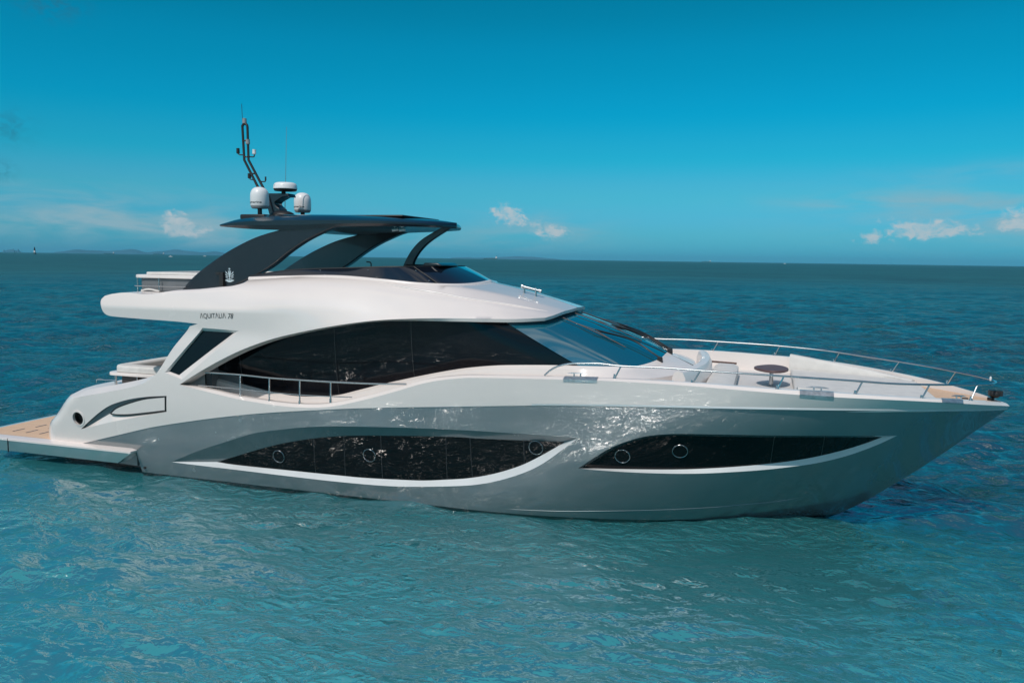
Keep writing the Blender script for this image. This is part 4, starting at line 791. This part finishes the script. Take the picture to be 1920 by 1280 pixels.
# horn on the brow
hn = empty('horn', (0, 0, 0), parent=yacht); mb = MB(); tube(mb, [(-6.42, -.3, 4.42), (-6.02, -.3, 4.335)], [.03, .018], 12); tube(mb, [(-6.44, -.3, 4.425), (-6.40, -.3, 4.415)], .05, 14); tube(mb, [(-6.05, -.3, 4.34), (-6.0, -.3, 4.33)], .04, 12); mb.build('trumpet', M['chrome'], hn)
for x in (-6.38, -6.12): mb = MB(); tube(mb, [(x, -.3, 4.20), (x, -.3, 4.40)], .02, 8); mb.build('mount', M['chrome'], hn)
# ================================================================ sea, hills, distant vessels
def water_mat():
    m = bpy.data.materials.new('sea_water'); m.use_nodes = True; t = NT(m.node_tree); t.n.clear()
    pos = t.node('ShaderNodeNewGeometry').outputs['Position']; sp = t.node('ShaderNodeSeparateXYZ'); t.link(pos, sp.inputs[0])
    big = t.noise(t.mapping(pos, (1, 1.6, 1)), .035, 3, .5); mid = t.noise(pos, .22, 3, .5)
    huge = t.noise(t.mapping(pos, (1, 2.2, 1)), .007, 3, .5)
    v = t.m('ADD', t.m('ADD', t.m('MULTIPLY', big, .40), t.m('MULTIPLY', huge, .35)), t.m('MULTIPLY', mid, .25))
    near_upwell = t.sstep(t.m('ADD', sp.outputs[1], t.m('MULTIPLY', t.m('SUBTRACT', v, .5), 12.0)), 3.0, -8.5)      # paler near side: upwelling light at steep view, put into the body colour
    body = t.mix(near_upwell, t.mix(t.sstep(v, .40, .60), WATER_A, WATER_B), WATER_C)
    far = t.sstep(t.m('SQRT', t.m('ADD', t.m('POWER', sp.outputs[0], 2.0), t.m('POWER', sp.outputs[1], 2.0))), 30.0, 300.0)   # unresolved chop
    n1 = t.noise(t.mapping(pos, (1, 1.25, 1), rot=(0, 0, .3)), 1.5, 3, .55, .3)
    rn = t.node('ShaderNodeTexNoise', noise_type='RIDGED_MULTIFRACTAL'); t.link(t.mapping(pos, (1, 1.6, 1), rot=(0, 0, -.2)), rn.inputs['Vector'])
    rn.inputs['Scale'].default_value = 2.6; rn.inputs['Detail'].default_value = 3; rn.inputs['Roughness'].default_value = .45; rn.inputs['Lacunarity'].default_value = 2.3; rn.inputs['Offset'].default_value = 1.0; rn.inputs['Gain'].default_value = 1.6; rn.inputs['Distortion'].default_value = .25
    n2 = rn.outputs['Fac']
    n3 = t.noise(t.mapping(pos, (1, 1.6, 1)), 17.0, 3, .6)
    patchy = t.sstep(t.noise(t.mapping(pos, (.6, 1.3, 1)), .28, 3, .55), .38, .66, .10, 1.6)
    h = t.m('ADD', t.m('MULTIPLY', n1, B1), t.m('MULTIPLY', patchy, t.m('ADD', t.m('MULTIPLY', n2, B2), t.m('MULTIPLY', n3, B3))))
    bn = t.node('ShaderNodeBump'); bn.inputs['Strength'].default_value = 1; bn.inputs['Distance'].default_value = BUMP; t.link(h, bn.inputs['Height'])
    fr = t.node('ShaderNodeFresnel'); fr.inputs[0].default_value = 1.34; t.link(bn.outputs[0], fr.inputs[1])
    gl = t.node('ShaderNodeBsdfGlossy'); t.link(bn.outputs[0], gl.inputs['Normal']); t.link(t.m('MULTIPLY_ADD', far, .20, WROUGH), gl.inputs['Roughness'])
    # light scattered back from below the surface: does not follow the ripples
    up = t.node('ShaderNodeCombineXYZ'); up.inputs[2].default_value = 1
    ss = t.node('ShaderNodeBsdfDiffuse') if not SSS else t.node('ShaderNodeSubsurfaceScattering'); t.link(body, ss.inputs['Color']); t.link(up.outputs[0], ss.inputs['Normal'])
    if SSS: ss.inputs['Scale'].default_value = SSS; ss.inputs['Radius'].default_value = (.6, 1.0, 1.1)
    mx = t.node('ShaderNodeMixShader'); t.link(t.m('MULTIPLY', fr.outputs[0], t.m('MULTIPLY_ADD', far, -.32, REFL)), mx.inputs[0]); t.link(ss.outputs[0], mx.inputs[1]); t.link(gl.outputs[0], mx.inputs[2])
    t.link(mx.outputs[0], t.node('ShaderNodeOutputMaterial').inputs[0])
    return m
rng = np.random.RandomState(3)
fine = np.arange(-R(46), R(46), .0036)-YAW; coarse = np.linspace(fine[-1]+R(2), fine[0]+2*math.pi-R(2), 100)
ang = np.concatenate([fine, coarse]); na = len(ang)
rad = np.concatenate([[.5, 2.5], np.exp(np.arange(math.log(4.5), math.log(260), .0040)), np.exp(np.linspace(math.log(265), math.log(24000), 60))]); nr = len(rad)
AA, RR_ = np.meshgrid(ang, rad); X = CAM[0]+RR_*np.sin(AA); Y = CAM[1]+RR_*np.cos(AA)
Z = np.zeros_like(X); spc = np.maximum(RR_*.0040, RR_*np.where(np.arange(na)[None, :] < len(fine), .0036, .055))
calm = 1-.5*np.exp(-(((X+5)/7.5)**2+((Y+6.5)/4.0)**2)**1.5)
hd = np.hypot(np.maximum(np.abs(X+8.5)-9.5, 0), np.maximum(np.abs(Y)-2.3, 0)); calm *= .55+.45*smooth(0, 4.0, hd)     # lee of the hull
calm *= .75+.25*np.sin(X*.21+1.3)*np.sin(Y*.27+.4)+.15
for i in range(130):
    L = math.exp(rng.uniform(math.log(.22), math.log(6.0))); th = rng.normal(R(262), R(34)); kx, ky = math.cos(th)*2*math.pi/L, math.sin(th)*2*math.pi/L; ph = rng.uniform(0, 6.28)
    a = SLOPE*L/(2*math.pi)*(.5+rng.rand())*min(1, (1.3/L)**.75); fade = np.clip((L/spc-2.5)/3, 0, 1)*np.clip(1-(RR_-150)/110, 0, 1)
    wob = .5*np.sin(X*.13*rng.uniform(.5, 1.5)+ph)+.5*np.sin(Y*.17*rng.uniform(.5, 1.5)+2*ph)
    if L > .9: fade = fade*(1+.4*smooth(18, 60, RR_))
    ct = calm if L > .7 else .5+.5*calm
    p_ = kx*X+ky*Y+ph+wob; s_ = .55*np.sin(p_)+.9*(.64-np.abs(np.cos(p_*.5))); Z -= a*fade*ct*s_    # peaked crests, flat troughs
V = np.stack([X, Y, Z], -1).reshape(-1, 3)
jj, ii = np.meshgrid(np.arange(nr-1), np.arange(na), indexing='ij'); i2 = (ii+1) % na
Fq = np.stack([jj*na+ii, (jj+1)*na+ii, (jj+1)*na+i2, jj*na+i2], -1).reshape(-1, 4)
me = bpy.data.meshes.new('sea'); me.vertices.add(len(V)); me.vertices.foreach_set('co', V.ravel()); me.loops.add(Fq.size); me.loops.foreach_set('vertex_index', Fq.ravel().astype(np.int32))
me.polygons.add(len(Fq)); me.polygons.foreach_set('loop_start', np.arange(0, Fq.size, 4, dtype=np.int32)); me.polygons.foreach_set('loop_total', np.full(len(Fq), 4, np.int32))
me.polygons.foreach_set('use_smooth', np.ones(len(Fq), bool)); me.update(calc_edges=True); me.validate()
me.materials.append(water_mat()); sea = bpy.data.objects.new('sea_water', me); COL.objects.link(sea); sea['kind'] = 'structure'
# hills along the horizon
def at_az(a, d): return A_([CAM[0]+d*math.sin(a), CAM[1]+d*math.cos(a), 0.])
M['hill'] = mat('distant_hill', (.06, .15, .21), .9, spec=.1, nscale=.0015, namp=.2)
def ridge(a0, a1, d, h, seed, nm='hills'):
    n = 140; a = np.linspace(a0, a1, n); u = np.linspace(0, 1, n); r_ = np.random.RandomState(seed); prof = np.zeros(n)
    for k in range(1, 9): prof += r_.normal(0, 1/k**.9)*np.sin(u*math.pi*2*k*1.3+r_.uniform(0, 6))
    prof = (prof-prof.min())/(prof.max()-prof.min()); env = np.sin(u*math.pi)**.4; hh = h*(.35+.65*prof)*env
    rows = []
    for t in (0, .5, 1, 1.5, 2):
        f = 1-abs(t-1)**1.3; rows.append(A_([np.append(at_az(q, d+t*700)[:2], -3+(z_+3)*f) for q, z_ in zip(a, hh)]))
    mb = MB(); loft(mb, rows); o = mb.build(nm, M['hill'], None, angle=0); o['kind'] = 'structure'
ridge(-.8285, -.640, 14000, 92, 5); ridge(-.875, -.858, 14000, 75, 8); ridge(-.385, -.245, 16000, 62, 11)
# distant vessels
M['shipdark'] = mat('dark_ship_hull', (.03, .10, .11), .6, nscale=.05, namp=.2); M['shipwhite'] = mat('white_paint', (.7, .7, .7), .5, nscale=.1, namp=.05); M['red'] = mat('beacon_band', (.6, .6, .58), .6, nscale=.3, namp=.1)
def frame_at(a, d): p = at_az(a, d); return p, Matrix.Rotation(-a, 4, 'Z')
def part_mesh(mb, name, m, par): return mb.build(name, m, par, angle=30)
def ship(a, d, L, label, cat, kind, yawoff=0., group=None):
    p = at_az(a, d); r_ = empty(kind, p, label, cat, group); r_.rotation_euler = (0, 0, -a+yawoff); H = L*.075
    mb = MB(); pl = [(-L/2, -.3*H), (L*.46, -.3*H), (L/2, H*1.15), (L*.44, H*1.05), (L*.40, H), (-L/2, H)]; prism(mb, pl, -L*.07, L*.07); part_mesh(mb, 'hull', M['shipdark'], r_)
    mb = MB(); box(mb, L*.34, L*.45, -L*.055, L*.055, H, H*2.5); box(mb, L*.36, L*.44, -L*.065, L*.065, H*2.5, H*2.9); part_mesh(mb, 'superstructure', M['shipwhite'], r_)
    mb = MB(); box(mb, L*.40, L*.43, -L*.015, L*.015, H*2.9, H*3.5); part_mesh(mb, 'funnel', M['shipdark'], r_)
    for q in (-.3, -.1, .1): mb = MB(); box(mb, L*q, L*q+L*.012, -L*.006, L*.006, H, H*1.7); part_mesh(mb, 'crane_post', M['shipdark'], r_)
    return r_
ship(-.3353, 6000, 105, 'long dark cargo ship with white deckhouse on the horizon right of the hardtop', 'ship', 'cargo_ship')
ship(-.0700, 9000, 95, 'low dark ship far out on the empty right half of the horizon', 'ship', 'cargo_ship')
ship(-.7745, 7000, 75, 'pale distant ship below the left end of the long hill ridge', 'ship', 'cargo_ship')
ship(-.7238, 8000, 95, 'dark distant ship below the middle of the long hill ridge', 'ship', 'cargo_ship')
def small(a, d, L, label):
    p = at_az(a, d); r_ = empty('motorboat', p, label, 'boat', 'small white boats near the horizon'); r_.rotation_euler = (0, 0, -a); H = L*.14
    mb = MB(); prism(mb, [(-L/2, -.2*H), (L*.42, -.2*H), (L/2, H*1.1), (-L/2, H)], -L*.13, L*.13); part_mesh(mb, 'hull', M['shipwhite'], r_)
    mb = MB(); prism(mb, [(-L*.2, H), (L*.2, H), (L*.1, H*2.2), (-L*.18, H*2.2)], -L*.1, L*.1); part_mesh(mb, 'cabin', M['shipwhite'], r_)
small(-.7116, 1700, 7, 'tiny white boat on the sea below the right part of the long hill ridge')
small(-.6750, 2600, 9, 'tiny white boat near the arch of the yacht below the ridge end')
small(-.4290, 5000, 22, 'small white boat on the horizon framed by the hardtop struts')
small(.0200, 4000, 10, 'tiny white boat on the right half of the horizon')
p = at_az(-.8459, 2500); bc = empty('sea_beacon', p, 'dark tower shaped sea beacon with white band at far left of the horizon', 'beacon')
mb = MB(); lathe(mb, [(3.6, -2), (3.4, 4), (2.6, 5)], (0, 0, 0), 16); part_mesh(mb, 'foundation', M['shipdark'], bc)
mb = MB(); lathe(mb, [(2.6, 5), (2.3, 10)], (0, 0, 0), 16); part_mesh(mb, 'band', M['shipwhite'], bc)
mb = MB(); lathe(mb, [(2.3, 10), (1.5, 15.5), (2.0, 15.6), (2.0, 16.5), (1.0, 16.6), (1.0, 18.5), (.1, 20)], (0, 0, 0), 16); part_mesh(mb, 'tower', M['matt'], bc)
p = at_az(-.8640, 2600); pb_ = empty('sea_marker', p, 'thin dark pole marker left of the sea beacon', 'marker'); mb = MB(); box(mb, -.6, .6, -.6, .6, -2, 2); part_mesh(mb, 'base', M['shipdark'], pb_); mb = MB(); box(mb, -.3, .3, -.3, .3, 2, 8); part_mesh(mb, 'pole', M['shipdark'], pb_)

# air over the bay: far hills and ships fade into it
hz = bpy.data.materials.new('sea_haze'); hz.use_nodes = True; t = NT(hz.node_tree); t.n.clear(); vo = t.node('ShaderNodeVolumePrincipled')
vo.inputs['Color'].default_value = HAZE_COL; vo.inputs['Density'].default_value = HAZE; t.link(vo.outputs[0], t.node('ShaderNodeOutputMaterial').inputs[1])
if HAZE:
    mb = MB(); box(mb, -26000, 26000, -26000, 26000, -6, 150); hb = mb.build('haze', hz, None, angle=0); hb['kind'] = 'stuff'
